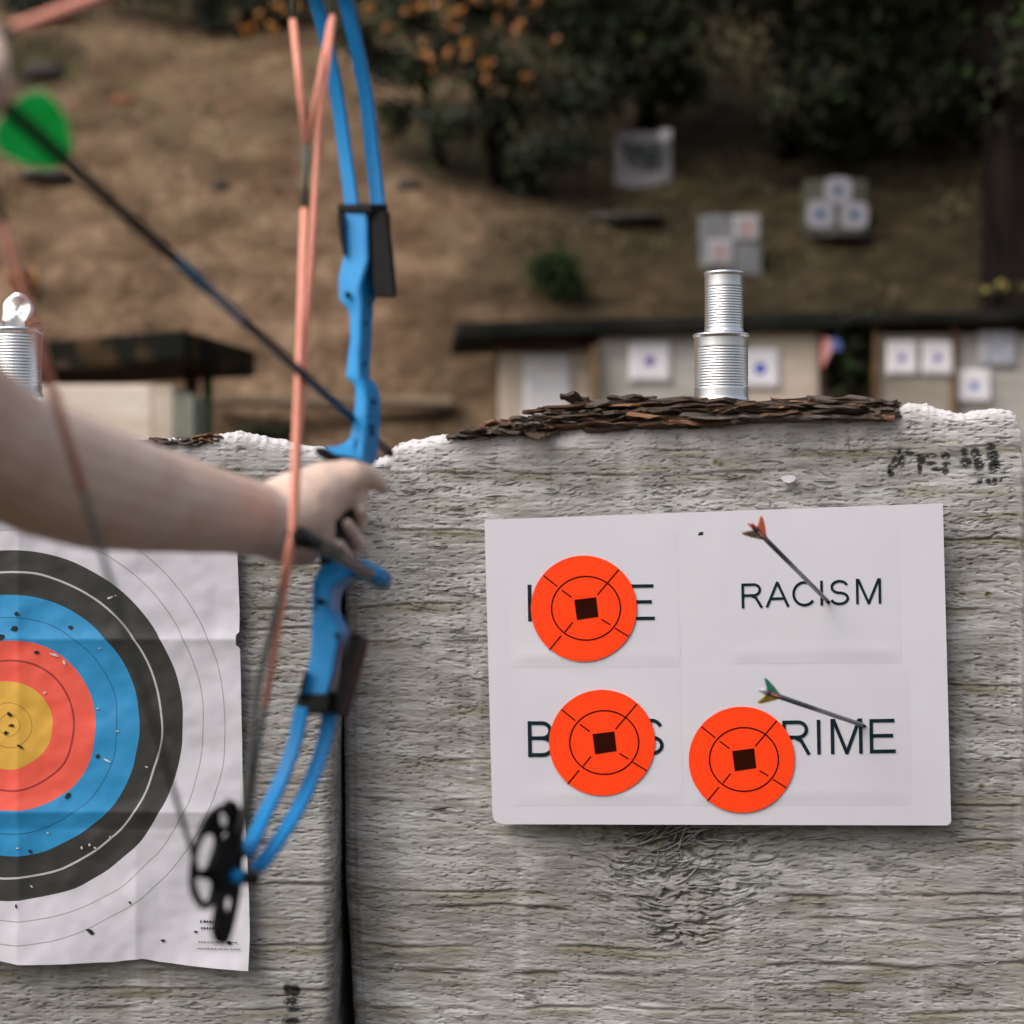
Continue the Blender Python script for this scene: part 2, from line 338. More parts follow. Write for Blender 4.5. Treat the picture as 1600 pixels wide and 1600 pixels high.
# ------------------------------------------------------------ the two weathered blocks
def interp(pts):
    a = np.array(pts, float); return lambda x: np.interp(x, a[:, 0], a[:, 1])
INK = [(1393,735,5,9),(1400,722,5,8),(1408,706,4,5),(1410,720,4,10),(1420,708,7,3),(1440,718,6,7),(1455,712,8,3),(1455,724,8,3),(1478,712,6,5),(1480,725,5,4),(1508,706,5,6),
       (1510,722,8,7),(1524,708,6,8),(1530,725,7,9),(1548,698,7,5),(1552,712,8,8),(1554,728,8,9),(1438,730,3,10),(1465,733,8,3),(1478,735,4,6),(1532,752,3,4),(1545,752,3,4),(1555,752,4,5),(1565,750,2,4),
       (450,1545,6,9),(460,1548,8,8),(455,1565,10,5),(458,1578,9,3),(455,1595,12,5)]
def make_block(name, fy, xl, xr, toppx, lines, label, knot=None, seed=0, zlow=.36, depth=.45, dx=.0024, dz=.0013, botpx=None, topdetail=1.0, capdrop=0.0):
    drop = lambda x, y: capdrop * np.clip((y - fy(x) - .05) / .10, 0, 1)
    # footprint path: back-left -> left end -> front -> right end -> back
    cr = .022
    pts = []; 
    yb = fy((xl + xr) / 2) + depth
    for k in np.linspace(0, 1, 26)[:-1]: pts.append((xl, yb + (fy(xl) + cr - yb) * k, -1, 0))
    for a in np.linspace(0, 90, 10)[:-1]: pts.append((xl + cr - cr * math.cos(R(a)), fy(xl) + cr - cr * math.sin(R(a)), -math.cos(R(a)), -math.sin(R(a))))
    nf = int((xr - xl - 2 * cr) / dx)
    for x in np.linspace(xl + cr, xr - cr, nf): pts.append((x, fy(x), 0, -1))
    for a in np.linspace(90, 0, 10)[1:]: pts.append((xr - cr + cr * math.cos(R(a)), fy(xr) + cr - cr * math.sin(R(a)), math.cos(R(a)), -math.sin(R(a))))
    for k in np.linspace(0, 1, 26)[1:]: pts.append((xr, fy(xr) + cr + (yb - fy(xr) - cr) * k, 1, 0))
    for x in np.linspace(xr, xl, 16)[1:-1]: pts.append((x, yb, 0, 1))
    A = np.array(pts); n = len(A)
    seg = np.hypot(*(np.roll(A[:, :2], -1, 0) - A[:, :2]).T); S = np.concatenate([[0], np.cumsum(seg)[:-1]])
    S = S - S[35] + xl
    # top height
    pxf = CX + A[:, 0] / fy(A[:, 0]) * F
    H = CAMZ + (CY - toppx(pxf)) / F * fy(A[:, 0])
    H = H + (vn(S / .005, 0 * S, 3 + seed) - .5) * .004 * topdetail + (vn(S / .018, 0 * S, 4 + seed) - .5) * .007 * topdetail + (vn(S / .0028, 0 * S + 7, 6 + seed) ** 3) * .004 * topdetail
    H = H - drop(A[:, 0], A[:, 1])
    nlow = 14; nfz = int((H.max() - zlow) / dz)
    T = np.concatenate([np.linspace(0, 1, nlow)[:-1] * 0, np.linspace(0, 1, nfz)])
    zl = np.concatenate([np.linspace(0, zlow, nlow)[:-1], np.full(nfz, zlow)])
    Z = zl[:, None] + T[:, None] * (H[None, :] - zlow)
    XP = np.repeat(A[None, :, 0], len(T), 0); SS = np.repeat(S[None, :], len(T), 0); YP = np.repeat(A[None, :, 1], len(T), 0)
    pyf = CY - (Z - CAMZ) / fy(XP) * F; pxx = CX + XP / fy(XP) * F
    w = SS * 1000; h = Z * 1000                     # millimetres
    # flow warp of the strata
    hw = h + (vn(w / 200, h / 200, 1 + seed) - .5) * 18 + (vn(w / 60, h / 60, 2 + seed) - .5) * 2.2
    chaos = 0
    if knot is not None:
        kx, ky = knot; dxk = (pxx - kx) / 175.; dyk = (pyf - ky) / 120.; r2 = dxk ** 2 + dyk ** 2
        tri = np.clip(1.25 - np.abs(pxx - kx - 5) / (150. * np.clip(1.15 - (pyf - ky) / 210., .05, 1.3)), 0, 1) * np.clip((pyf - ky + 60) / 30., 0, 1) * np.clip((1500 - pyf) / 40., 0, 1); chaos = np.clip(tri * (.55 + .9 * vn(pxx / 26., pyf / 17., 4)), 0, 1); hw = hw + 34 * np.exp(-((pxx - kx) / 110.) ** 2 - ((pyf - ky - 60) / 130.) ** 2) * np.clip((pyf - ky + 60) / 60, 0, 1)
        hw = hw + chaos * (vn(w / 20, h / 18, 5) - .5) * 16; 
        w2 = w + chaos * (vn(w / 12 + 50, h / 9, 6) - .5) * 10; dg = hw + chaos * (w - 260) * .30 * np.sign(pxx - kx) * 1.0
    else: w2 = w; dg = hw
    D = (fbm(w / 240, h / 130, seed + 9, 2) - .5) * 11 + (vn(w / 70, hw / 16, seed + 10) - .5) * 1.6
    D += (vn(w2 / 22, hw / 3.8, seed + 11) - .5) * .8 + (vn(w2 / 9, hw / 2.2, seed + 12) - .5) * .55
    pn = vn(w2 / 13, hw / 2.7, seed + 13) * .7 + vn(w2 / 5, hw / 1.9, seed + 14) * .3
    dens = .755 - .16 * (vn(w / 130, h / 90, seed + 15) - .5) - .09 * chaos
    pit = np.clip((pn - dens) / .07, 0, 1); D += pit * 3.2
    p2 = vn(w2 / 7.5, hw / 1.9, seed + 21); D += np.clip((p2 - .76) / .1, 0, 1) * 2.4 * (.3 + 1.2 * vn(w / 60, h / 40, seed + 22))
    p3 = vn(w2 / 19, dg / 4.0, seed + 23) * .7 + vn(w2 / 9, dg / 2.4, seed + 24) * .3; D += chaos * np.clip((p3 - .54) / .14, 0, 1) * 11 - chaos * 2.0 * vn(w2 / 18, dg / 4, seed + 25)
    fl = vn(w2 / 22, hw / 5, seed + 16); D -= np.clip((fl - .80) / .1, 0, 1) * .9           # proud flakes
    moss = np.zeros_like(D)
    for (ly, amp, wd, x0, x1, sl) in lines:         # long grooves between layers
        zc = -(ly + sl * (pxx - 1000) * .01 + (vn(pxx / 130., 0 * pxx + ly, 3) - .5) * 9 + (vn(pxx / 34., 0 * pxx + ly, 5) - .5) * 2.6)
        e = (-pyf - zc) + 6 * chaos; on = np.clip((pxx - x0) / 40, 0, 1) * np.clip((x1 - pxx) / 40, 0, 1) * np.clip(vn(pxx / 60., 0 * pxx + ly * 3, 2) * 1.8 - .2, 0, 1)
        gkk = np.exp(-(e / wd) ** 2) * on; D += gkk * amp * .46; D -= np.exp(-((e - wd * 2.2) / (wd * 1.3)) ** 2) * on * amp * .16
        moss = np.maximum(moss, np.exp(-((e + 2.0 * wd) / (wd * 3.2)) ** 2) * on * .8 * vn(pxx / 70., pyf / 9., 4))
    if knot is not None:
        rg = 1 - np.abs(vn(w / 15 + (h / 24) + vn(w / 30, h / 22, 3) * 2, h / 7 - w / 46 + vn(w / 22, h / 30, 4) * 2, 7) * 2 - 1)
        D += 0 * rg; D += 9 * np.exp(-((pxx - kx - 20) / 95.) ** 2 - ((pyf - ky + 5) / 22.) ** 2)
    # rounded shoulder at top edge and fray
    top = np.clip(1 - (H[None, :] - Z) / .020, 0, 1); D += 9 * top ** 3
    D -= np.clip(1 - (H[None, :] - Z) / .03, 0, 1) * (vn(w / 16, h / 5, seed + 18) * .6 + vn(w / 6, h / 2.4, seed + 19) * .4 - .4) * 3 * topdetail
    D = D / 1000.
    fr = (A[None, :, 3] * -1)
    Xo = XP - A[None, :, 2] * D * .8; Yo = YP - A[None, :, 3] * D
    if botpx is not None:                           # end leans out of plumb towards the bottom
        k = np.clip((XP - xl) / .25, 0, 1); Xo = Xo + (1 - k) * np.interp(pyf, botpx[0], botpx[1]) / F * fy(XP)
    rows = [np.stack([Xo, Yo, Z], -1)]
    # top cap
    yc = (A[:, 1].min() + yb) / 2; half = depth / 2
    xclamp = np.clip(A[:, 0], xl + half * .9, xr - half * .9)
    last = rows[0][-1]
    for q in [.004, .012, .025, .045, .07, .1, .14, .19, .25, .33, .45, .6, .8, 1.0]:
        x = last[:, 0] + (xclamp - last[:, 0]) * q; y = last[:, 1] + (yc - last[:, 1]) * q
        Hx = CAMZ + (CY - toppx(CX + x / fy(x) * F)) / F * fy(x) - drop(x, y); z = (H * (1 - min(1, q * 8)) + Hx * min(1, q * 8)) + (.004 + .02 * math.sqrt(q)) * .5 + (vn(x / .016 + 70, y / .004, 5) - .5) * .006 * min(1, q * 20) * topdetail - (0 if q < .1 else .01)
        rows.append(np.stack([x, y, z], -1)[None])
    G = np.concatenate(rows, 0); nr = G.shape[0]
    idx = np.arange(nr * n).reshape(nr, n); nxt = np.roll(idx, -1, 1)
    Fq = np.stack([idx[:-1], nxt[:-1], nxt[1:], idx[1:]], -1).reshape(-1, 4)
    me = np_mesh(name, G.reshape(-1, 3), Fq)
    ink = np.zeros_like(D)
    for (ix, iy, ia, ib) in INK:
        ink = np.maximum(ink, np.clip(1.35 - ((pxx - ix) / (ia * 1.3)) ** 2 - ((pyf - iy) / (ib * 1.25)) ** 2, 0, 1))
    ink = np.clip(ink * 1.3, 0, 1) * np.clip((vn(w / 4.6, h / 2.4, 2) - .12) * 5, 0, 1) * .95
    bl = np.clip(1 - (H[None, :] - Z) / (.02 + .045 * vn(w / 60, 0 * w, 5)), 0, 1) * .9 * np.clip(vn(w / 40, h / 12, 6) * 1.2 + .35, 0, 1)
    if knot is not None: moss = np.maximum(moss, .85 * np.exp(-((pxx - kx) / 120.) ** 2 - ((pyf - ky + 4) / 34.) ** 2) * (.5 + .7 * vn(w / 9, h / 5, 3)))
    for (mx, my) in ((1118, 722), (1126, 725), (1543, 929), (1533, 1228)):
        moss = np.maximum(moss, np.clip(1.6 - ((pxx - mx) / 4.5) ** 2 - ((pyf - my) / 4.) ** 2, 0, 1))
    C = np.zeros((nr, n, 4)); C[..., 3] = 1; k = D.shape[0]
    C[:k, :, 0] = ink; C[:k, :, 1] = bl; C[:k, :, 2] = np.clip(moss, 0, 1); C[k:, :, 1] = .8
    ca = me.color_attributes.new('stain', 'FLOAT_COLOR', 'POINT'); ca.data.foreach_set('color', C.astype(np.float32).ravel())
    o = link(name, me, M['block'], None, True); tag(o, label, 'target block', 'weathered target blocks'); return o
fyR = lambda x: 2.66 - .19 * np.asarray(x, float)
def BP(px, py, off=0.0):        # point over the right block's front plane
    s = (px - CX) / F; d = 2.66 / (1 + .19 * s); p = P(px, py, d); return p + Vector((-.187, -.982, 0)) * off
topR = interp([(500, 735), (560, 728), (590, 722), (606, 712), (622, 700), (650, 690), (700, 682), (760, 677), (800, 675), (900, 674), (1000, 668), (1100, 661), (1200, 655), (1250, 649), (1330, 651), (1400, 649),
               (1414, 637), (1425, 634), (1440, 632), (1460, 638), (1480, 645), (1500, 649), (1550, 644), (1583, 643), (1591, 649), (1597, 664), (1601, 705), (1606, 760)])
linesR = [(702, 4, 2.2, 700, 1700, -.2), (740, 5, 2.4, 560, 1250, -.6), (842, 8, 2.2, 1400, 1700, 0), (824, 6, 2.2, 590, 800, -2), (935, 7, 2.6, 540, 800, -3), (951, 7, 2.4, 1440, 1700, 0), (992, 4, 2, 540, 800, -3),
          (1068, 6, 2.4, 1450, 1700, .3), (1104, 5, 2, 1450, 1700, 0), (1185, 6, 2.2, 540, 800, -1), (1250, 8, 2.6, 540, 800, 0), (1257, 8, 2.4, 1470, 1700, 0), (1317, 6, 2.6, 1420, 1700, 0), (1393, 8, 2.6, 540, 980, 1),
          (1400, 7, 3, 1200, 1700, 0), (1422, 9, 3, 540, 900, 1.2), (1441, 7, 3, 1240, 1700, -.4), (1485, 6, 3, 540, 1100, 1.4), (1510, 9, 4, 1180, 1700, .2), (1527, 10, 4, 540, 1250, 2.0), (1540, 8, 3, 1180, 1700, .4), (1578, 7, 3, 540, 1180, 1), (1582, 6, 3, 1180, 1700, 0)]
blockR = make_block('target_block', fyR, -.275, .800, topR, linesR, 'weathered grey layered target block with frayed white top edge behind the white board', knot=(1062, 1310), seed=0,
           botpx=([700, 1200, 1300, 1400, 1600], [0, 0, 1, 3, 17]))
fyL = lambda x: 2.60 + 0.0 * np.asarray(x, float)
topL = interp([(-500, 610), (66, 626), (78, 660), (110, 678), (170, 694), (215, 692), (240, 690), (280, 690), (330, 684), (380, 680), (430, 690), (480, 699), (520, 708), (560, 720)])
linesL = [(735, 5, 2.4, -100, 600, 0), (880, 5, 2.4, 300, 600, 0), (952, 7, 2.2, 360, 600, 0), (982, 6, 2.2, 360, 600, 0), (1150, 5, 2.4, 380, 600, 0), (1222, 7, 2.4, 380, 600, 0), (1318, 5, 2.4, 380, 600, 0), (1380, 7, 3, 380, 600, 0), (1440, 5, 3, 380, 600, 0),
          (1475, 7, 3, 380, 600, 0), (1520, 7, 3, -100, 600, .3), (1548, 6, 3, -100, 600, .3), (1578, 6, 3, -100, 600, .3)]
make_block('target_block', fyL, -1.06, -.280, topL, linesL, 'weathered grey layered target block behind the coloured ring target', seed=20, dx=.0030, dz=.0016, depth=.80, capdrop=.13)

def fibres(blk, n_, pick, seed):
    r_ = random.Random(seed); bm = bmesh.new()
    for k in range(n_):
        px_, py_, an, L, w_, lift = pick(r_); pts = []; m_ = 7; bend = r_.gauss(0, .35)
        for i in range(m_):
            t = i / (m_ - 1); a_ = an + bend * (t - .5); pts.append((px_ + math.cos(a_) * L * (t - .5), py_ + math.sin(a_) * L * (t - .5), lift * math.sin(math.pi * t) ** .7 - .004 + .003 * t))
        prev = None
        for i, (a_, b_, o_) in enumerate(pts):
            q = pts[min(i + 1, m_ - 1)]; p_ = pts[max(i - 1, 0)]; dx_, dy_ = q[0] - p_[0], q[1] - p_[1]; l_ = math.hypot(dx_, dy_); nx__, ny__ = -dy_ / l_, dx_ / l_; ww = w_ * (1 - .75 * abs(2 * i / (m_ - 1) - 1) ** 2) / 2
            r3 = [bm.verts.new(BP(a_ + nx__ * ww, b_ + ny__ * ww, o_ - .0015)), bm.verts.new(BP(a_, b_, o_ + .0012)), bm.verts.new(BP(a_ - nx__ * ww, b_ - ny__ * ww, o_ - .0015))]
            if prev: bm.faces.new((prev[0], prev[1], r3[1], r3[0])); bm.faces.new((prev[1], prev[2], r3[2], r3[1])); bm.faces.new((prev[2], prev[0], r3[0], r3[2]))
            prev = r3
    o_ = bmobj('torn_fibres', bm, M['block'], blk, True); o_['kind'] = 'stuff'; return o_
def knot_pick(r_):
    x = r_.gauss(1062, 62); y = 1288 + abs(r_.gauss(0, 48)); u = (x - 1062) / 120.
    an = (-.2 * u - .45 * math.exp(-(u * 1.6) ** 2) * (1 - (y - 1290) / 200)) + r_.gauss(0, .2) + (.25 if u > .3 else -.05)
    if abs(u) < .6 and y < 1370 and r_.random() < .45: an = r_.choice([-1.1, -.8, 1.9, -1.4]) + r_.gauss(0, .25)
    return x, y, an, r_.choice([r_.uniform(14, 34), r_.uniform(30, 75)]), r_.uniform(1.5, 4.5), r_.uniform(.001, .006)
def wide_pick(r_):
    return r_.uniform(560, 1590), r_.uniform(700, 1600), r_.gauss(0, .09), r_.uniform(12, 46), r_.uniform(1.2, 2.6), r_.uniform(.002, .0045)
fibres(blockR, 90, knot_pick, 4); fibres(blockR, 500, wide_pick, 5)

# bark pile on the right block, bark scraps on the left one
barktop = interp([(700, 681), (715, 676), (760, 666), (778, 662), (800, 653), (860, 643), (868, 640), (880, 632), (912, 625), (925, 620), (960, 624), (1060, 622), (1150, 622), (1200, 625), (1262, 626), (1270, 620), (1345, 620), (1360, 624), (1400, 623), (1404, 648)])
def flake_mesh(i):
    r = random.Random(100 + i); nx_, ny_ = 9, 4; V = []; Fc = []
    ph = [r.random() * 9 for _ in range(6)]
    for s in (1, -1):
        for a in range(nx_):
            u = a / (nx_ - 1) * 2 - 1; wid = (1 - abs(u) ** 3 * .65) * (.8 + .35 * math.sin(ph[0] + u * 5))
            for b_ in range(ny_):
                v = b_ / (ny_ - 1) * 2 - 1
                V.append((u * .5 + .04 * r.uniform(-1, 1), v * .5 * wid + .05 * r.uniform(-1, 1), s * (.40 + .22 * r.random()) * (1 - .35 * abs(v)) + .35 * math.sin(ph[1] + u * 2.2) + .12 * math.sin(ph[2] + u * 6) + .12 * r.uniform(-1, 1)))
    n_ = nx_ * ny_
    for s in (0, 1):
        for a in range(nx_ - 1):
            for b_ in range(ny_ - 1):
                q = [s * n_ + a * ny_ + b_, s * n_ + (a + 1) * ny_ + b_, s * n_ + (a + 1) * ny_ + b_ + 1, s * n_ + a * ny_ + b_ + 1]; Fc.append(q if s else q[::-1])
    for a in range(nx_ - 1):
        for b_ in (0, ny_ - 1): Fc.append([a * ny_ + b_, (a + 1) * ny_ + b_, n_ + (a + 1) * ny_ + b_, n_ + a * ny_ + b_])
    for b_ in range(ny_ - 1):
        for a in (0, nx_ - 1): Fc.append([a * ny_ + b_, a * ny_ + b_ + 1, n_ + a * ny_ + b_ + 1, n_ + a * ny_ + b_])
    me = bpy.data.meshes.new('bark_flake'); me.from_pydata(V, [], Fc); me.update(); return me
flakes = [[None] * 10 for _ in range(4)]
for j in range(4):
    for i in range(10):
        me = flake_mesh(i + 10 * j); me.materials.append(M[('bark1', 'bark2', 'bark3', 'bark4')[j]]); flakes[j][i] = me
def flake(parent, p, L, W, T, yaw, roll, pick):
    j = pick; o = bpy.data.objects.new('bark_flake', random.choice(flakes[j])); COL.objects.link(o); o.parent = parent
    o.location = p - parent.location; o.scale = (L, W, T); o.rotation_euler = (random.uniform(-.3, .3), roll, yaw)
pile = empty('bark_pile', BP(1060, 660, -.04), 'pile of layered brown bark flakes along the top of the right grey block', 'bark')
for k in range(270):
    x = 712 + (1398 - 712) * random.random(); yt = float(barktop(x)); yb_ = float(topR(x)) - 1
    if yb_ - yt < 6 and random.random() < .5: continue
    f = random.random(); y = yb_ - (yb_ - yt - 3) * f; L = random.uniform(.04, .17) * (1 if x > 790 else .6)
    if x + L * 500 > 1404: x = 1404 - L * 500
    if x < 860: L = min(L, .055)
    back = random.uniform(-.012, .03) + (f * .025)
    flake(pile, BP(x, y + 2, -back), L, random.uniform(.03, .07), random.uniform(.003, .0075), random.uniform(-.2, .2), random.gauss(0, .022), random.choices([0, 1, 2, 3], [5, 5, 1.6, 4])[0])
for (x, y, L, c) in [(985, 622, .075, 0), (895, 621, .045, 0), (850, 643, .07, 1), (1310, 622, .09, 3), (820, 655, .055, 3), (1210, 626, .12, 0), (1080, 624, .13, 0), (945, 628, .10, 3), (1380, 626, .045, 3), (775, 664, .06, 2), (735, 675, .05, 2), (1085, 661, .05, 2), (1150, 655, .04, 2)]:
    flake(pile, BP(x, y, -.02), L, .05, .007, random.uniform(-.2, .2), random.uniform(-.04, .04), c)
pl2 = empty('bark_scraps', P(270, 692, 2.62), 'thin brown bark scraps on the top edge of the left grey block', 'bark')
for k in range(22):
    x = random.uniform(205, 345); flake(pl2, P(x, float(topL(x)) + random.uniform(-3, 5), 2.60 + random.uniform(-.004, .03)), random.uniform(.02, .05), .03, .004, random.uniform(-.4, .4), random.gauss(0, .08), random.choice([0, 1, 3, 3, 2]))
CHIP = [(1220, 746), (1228, 743), (1238, 743), (1245, 746), (1241, 752), (1233, 755), (1225, 753)]
tag(pydata('wood_chip', [BP(a, b_, .012) for a, b_ in CHIP] + [BP(a, b_ + .5, .004) for a, b_ in CHIP], [list(range(7))[::-1]] + [[k, (k + 1) % 7, 7 + (k + 1) % 7, 7 + k] for k in range(7)], M['torn']), 'small white chip stuck to the grey block above the white board', 'chip')

# ------------------------------------------------------------ tin cans
def can(name, base, r, h, label, group, ribs=16, lid=False, z0=.20, z1=.80, dent=None):
    t = empty(name, base, label, 'tin can', group)
    pr = [(0, .004), (r * .86, .004), (r * .9, .001), (r * .975, 0), (r, .0012), (r * 1.0, .004), (r * .965, .0055), (r * .96, h * .08)]
    zz = np.linspace(h * z0, h * z1, ribs * 6)
    pr += [(r * .96, h * z0 - .002)] + [(r * .96 - .0005 * (.5 - .5 * math.cos((z - zz[0]) / (zz[-1] - zz[0]) * ribs * 2 * math.pi)), z) for z in zz] + [(r * .96, h * z1 + .002), (r * .96, h * .93), (r * .965, h - .0055), (r * 1.0, h - .004), (r, h - .0012), (r * .975, h)]
    if lid: pr += [(r * .95, h - .001), (r * .945, h - .006), (r * .945, .012), (0, .006)]
    else: pr += [(r * .93, h - .001), (r * .9, h - .004), (r * .7, h - .0045), (r * .66, h - .0035), (0, h - .0035)]
    lathe('body', pr, M['tin'], t, 72, base)
    return t
b1 = BP(1124, 626, -.045)
can('tin_can', b1, .0445, .1085, 'wide ribbed tin can standing on the bark and carrying a narrower can', 'empty tin cans', 15)
can('tin_can', b1 + Vector((.0045, 0, .1087)), .0318, .098, 'narrow ribbed tin can balanced on top of a wider can', 'empty tin cans', 15, z0=.12, z1=.76)
b3 = P(26, 622, 2.70)
c3 = can('tin_can', b3, .042, .112, 'opened tin can with its jagged lid bent upright beside the archer\'s arm', 'empty tin cans', 17, lid=True, z0=.16, z1=.92)
V = []; Fc = []
lc = b3 + Vector((-.005, .02, .112)); 
for ring in range(5):
    for k in range(28):
        a = 2 * math.pi * k / 28; q = ring / 4
        rx = .0255 * q * (1 + .10 * math.sin(5 * a + 1) * (q > .9)); rz = .032 * q
        V.append(lc + Vector((math.cos(a) * rx, .006 * math.sin(a) + .004 * math.sin(3 * a) * q, .031 + math.sin(a) * rz)))
for ring in range(4):
    for k in range(28): Fc.append((ring * 28 + k, ring * 28 + (k + 1) % 28, (ring + 1) * 28 + (k + 1) % 28, (ring + 1) * 28 + k))
ld = pydata('lid', V, Fc, M['tin'], c3, True); ld.modifiers.new('thick', 'SOLIDIFY').thickness = .0006
for k, (dx_, dz_, w_) in enumerate(((.030, .0, .022), (-.030, -.001, .018))):
    V = [b3 + Vector((dx_ - w_ / 2, -.018, .107)), b3 + Vector((dx_ + w_ / 2, -.006, .107)), b3 + Vector((dx_ + w_ / 2 - .001, -.004, .123 + dz_)), b3 + Vector((dx_, -.014, .121)), b3 + Vector((dx_ - w_ / 2, -.016, .124))]
    s_ = pydata('torn_rim', V, [(0, 1, 2, 3), (0, 3, 4)], M['tinrust'] if k == 0 else M['tin'], c3); s_.modifiers.new('thick', 'SOLIDIFY').thickness = .0007

# ------------------------------------------------------------ coloured ring target on the left block
tp = empty('ring_target', P(18, 1132, 2.585), 'large paper target with yellow red blue and black rings on the left grey block', 'paper target')
er = interp([(700, 372), (872, 373), (950, 376), (984, 376), (988, 371), (1004, 371), (1008, 377), (1200, 381), (1330, 388), (1450, 393), (1511, 391)])
eb = interp([(-400, 1490), (0, 1497), (35, 1502), (180, 1500), (205, 1497), (225, 1495), (250, 1500), (300, 1505), (391, 1511)])
nx_, ny_ = 240, 260; U = np.linspace(0, 1, nx_); W_ = np.linspace(0, 1, ny_)
UU, WW = np.meshgrid(U, W_)
PY0 = 778 + WW * (1500 - 778); PXX = -345 + UU * (er(PY0) + 345); PYY = 778 + WW * (eb(PXX) - 778)
def fold(v, c, w, a): return a * np.exp(-np.abs(v - c) / w)
off = .010 + fold(PYY, 998, 22, .0055) + fold(PYY, 1267, 26, .006) - fold(PYY, 1267 + 26, 18, .002) + fold(PXX, 32, 20, .004) + fold(PXX, 215, 24, .005) * np.clip((PYY - 1250) / 150, 0, 1)
off += (fbm(PXX / 90 + 20, PYY / 90 + 20, 3, 3) - .5) * .009 + (fbm(PXX / 28 + 5, PYY / 28 + 3, 4, 2) - .5) * .0022
off += np.clip((PYY - 1400) / 110, 0, 1) * (.006 * np.sin(PXX / 45.) + .007) + np.clip((PXX - 340) / 50, 0, 1) * .003
dd = 2.60 - off - .006
Vx = (PXX - CX) / F * 2.592; Vz = CAMZ + (CY - PYY) / F * 2.592
Vt = np.stack([Vx, dd, Vz], -1).reshape(-1, 3); I = np.arange(nx_ * ny_).reshape(ny_, nx_)
me = np_mesh('paper', Vt, np.stack([I[:-1, :-1], I[1:, :-1], I[1:, 1:], I[:-1, 1:]], -1).reshape(-1, 4))
uvl = me.uv_layers.new(name='UVMap'); li = np.empty(len(me.loops), np.int32); me.loops.foreach_get('vertex_index', li)
wob = (fbm(PXX / 60, PYY / 60, 5, 2) - .5) * 5
cu = np.stack([(PXX - 18 + wob), (PYY - 1132 + wob) * .99 + fold(PYY, 998, 20, -3) + fold(PYY, 1267, 20, 3)], -1).reshape(-1, 2)
uvl.data.foreach_set('uv', cu[li].astype(np.float32).ravel())
link('paper', me, target_mat(), tp, True)
def mark(name, px, py, rx, ry, m, parent, off=.0, seed=0, base=2.571, ang=0, n_=11, fn=None):
    r = random.Random(seed + int(px) * 7 + int(py)); V = []; 
    for k in range(n_):
        a = 2 * math.pi * k / n_; q = r.uniform(.55, 1.15); x = math.cos(a) * rx * q; y = math.sin(a) * ry * q
        x, y = x * math.cos(ang) - y * math.sin(ang), x * math.sin(ang) + y * math.cos(ang)
        V.append((px + x, py + y))
    PT = fn or (lambda a, b_, o_: P(a, b_, base - o_)); f = [PT(a, b_, off + .0006) for a, b_ in V]; bk = [PT(a, b_, off) for a, b_ in V]
    return pydata(name, f + bk, [list(range(n_))[::-1]] + [[k, (k + 1) % n_, n_ + (k + 1) % n_, n_ + k] for k in range(n_)], m, parent)
def Tpt(a, b_, o_):
    i = min(ny_ - 1, max(0, int((b_ - 778) / 722 * (ny_ - 1)))); j = min(nx_ - 1, max(0, int((a + 345) / (float(er(b_)) + 345) * (nx_ - 1))))
    return Vector(((a - CX) / F * 2.592, dd[i, j] - .0012 - o_, CAMZ + (CY - b_) / F * 2.592))
for (x, y, rx, ry, a) in [(30, 958, 4, 4, 0), (27, 981, 7, 5, 0), (5, 994, 6, 5, 0), (113, 979, 4, 3, 0), (61, 1018, 5, 4, 0), (18, 1115, 5, 4, .5), (21, 1132, 5, 3, 0), (13, 1143, 4, 3, 0), (36, 1165, 6, 2, .5), (155, 1180, 4, 3, 0), (108, 1242, 4, 6, .5), (50, 1328, 3, 3, 0), (29, 1413, 2, 4, 0),
                      (145, 1452, 10, 4, .6), (206, 1407, 3, 2, 0), (257, 1467, 4, 2, 0), (308, 1453, 3, 2, 0), (361, 1469, 4, 3, 0)]:
    mark('arrow_hole', x, y, rx, ry, M['tornblack'], tp, ang=a, fn=Tpt)
for (x, y, rx, ry, a) in [(88, 1022, 12, 3, .35), (103, 1034, 3, 9, -.35), (175, 933, 8, 3, -.4), (183, 930, 4, 2, .5), (158, 1012, 4, 2, 0), (73, 1081, 4, 3, 0), (130, 1323, 3, 5, -.5), (142, 1318, 3, 4, 0), (151, 1323, 4, 3, .4), (175, 1306, 3, 3, 0), (77, 1300, 3, 2, .5), (31, 1323, 4, 2, 0),
                      (52, 1383, 5, 2, .9), (170, 1187, 9, 3, .5), (186, 1141, 4, 1.5, 0), (155, 1106, 5, 1.5, 0), (231, 1197, 4, 2, .5)]:
    mark('paper_tear', x, y, rx * .7, ry * .6, M['torn'], tp, ang=a, fn=Tpt)
for k, (y, x0, x1, hh) in enumerate([(1437, 314, 338, 2.0), (1447, 316, 345, 2.0), (1468, 312, 372, 1.2), (1478, 310, 378, 1.0)]):
    x = x0
    while x < x1:
        w_ = random.uniform(2, 5); mark('small_print', x + w_ / 2, y, w_ / 2, hh, M['print'] if k < 2 else M['serving'], tp, fn=Tpt, n_=6); x += w_ + random.uniform(.8, 2)

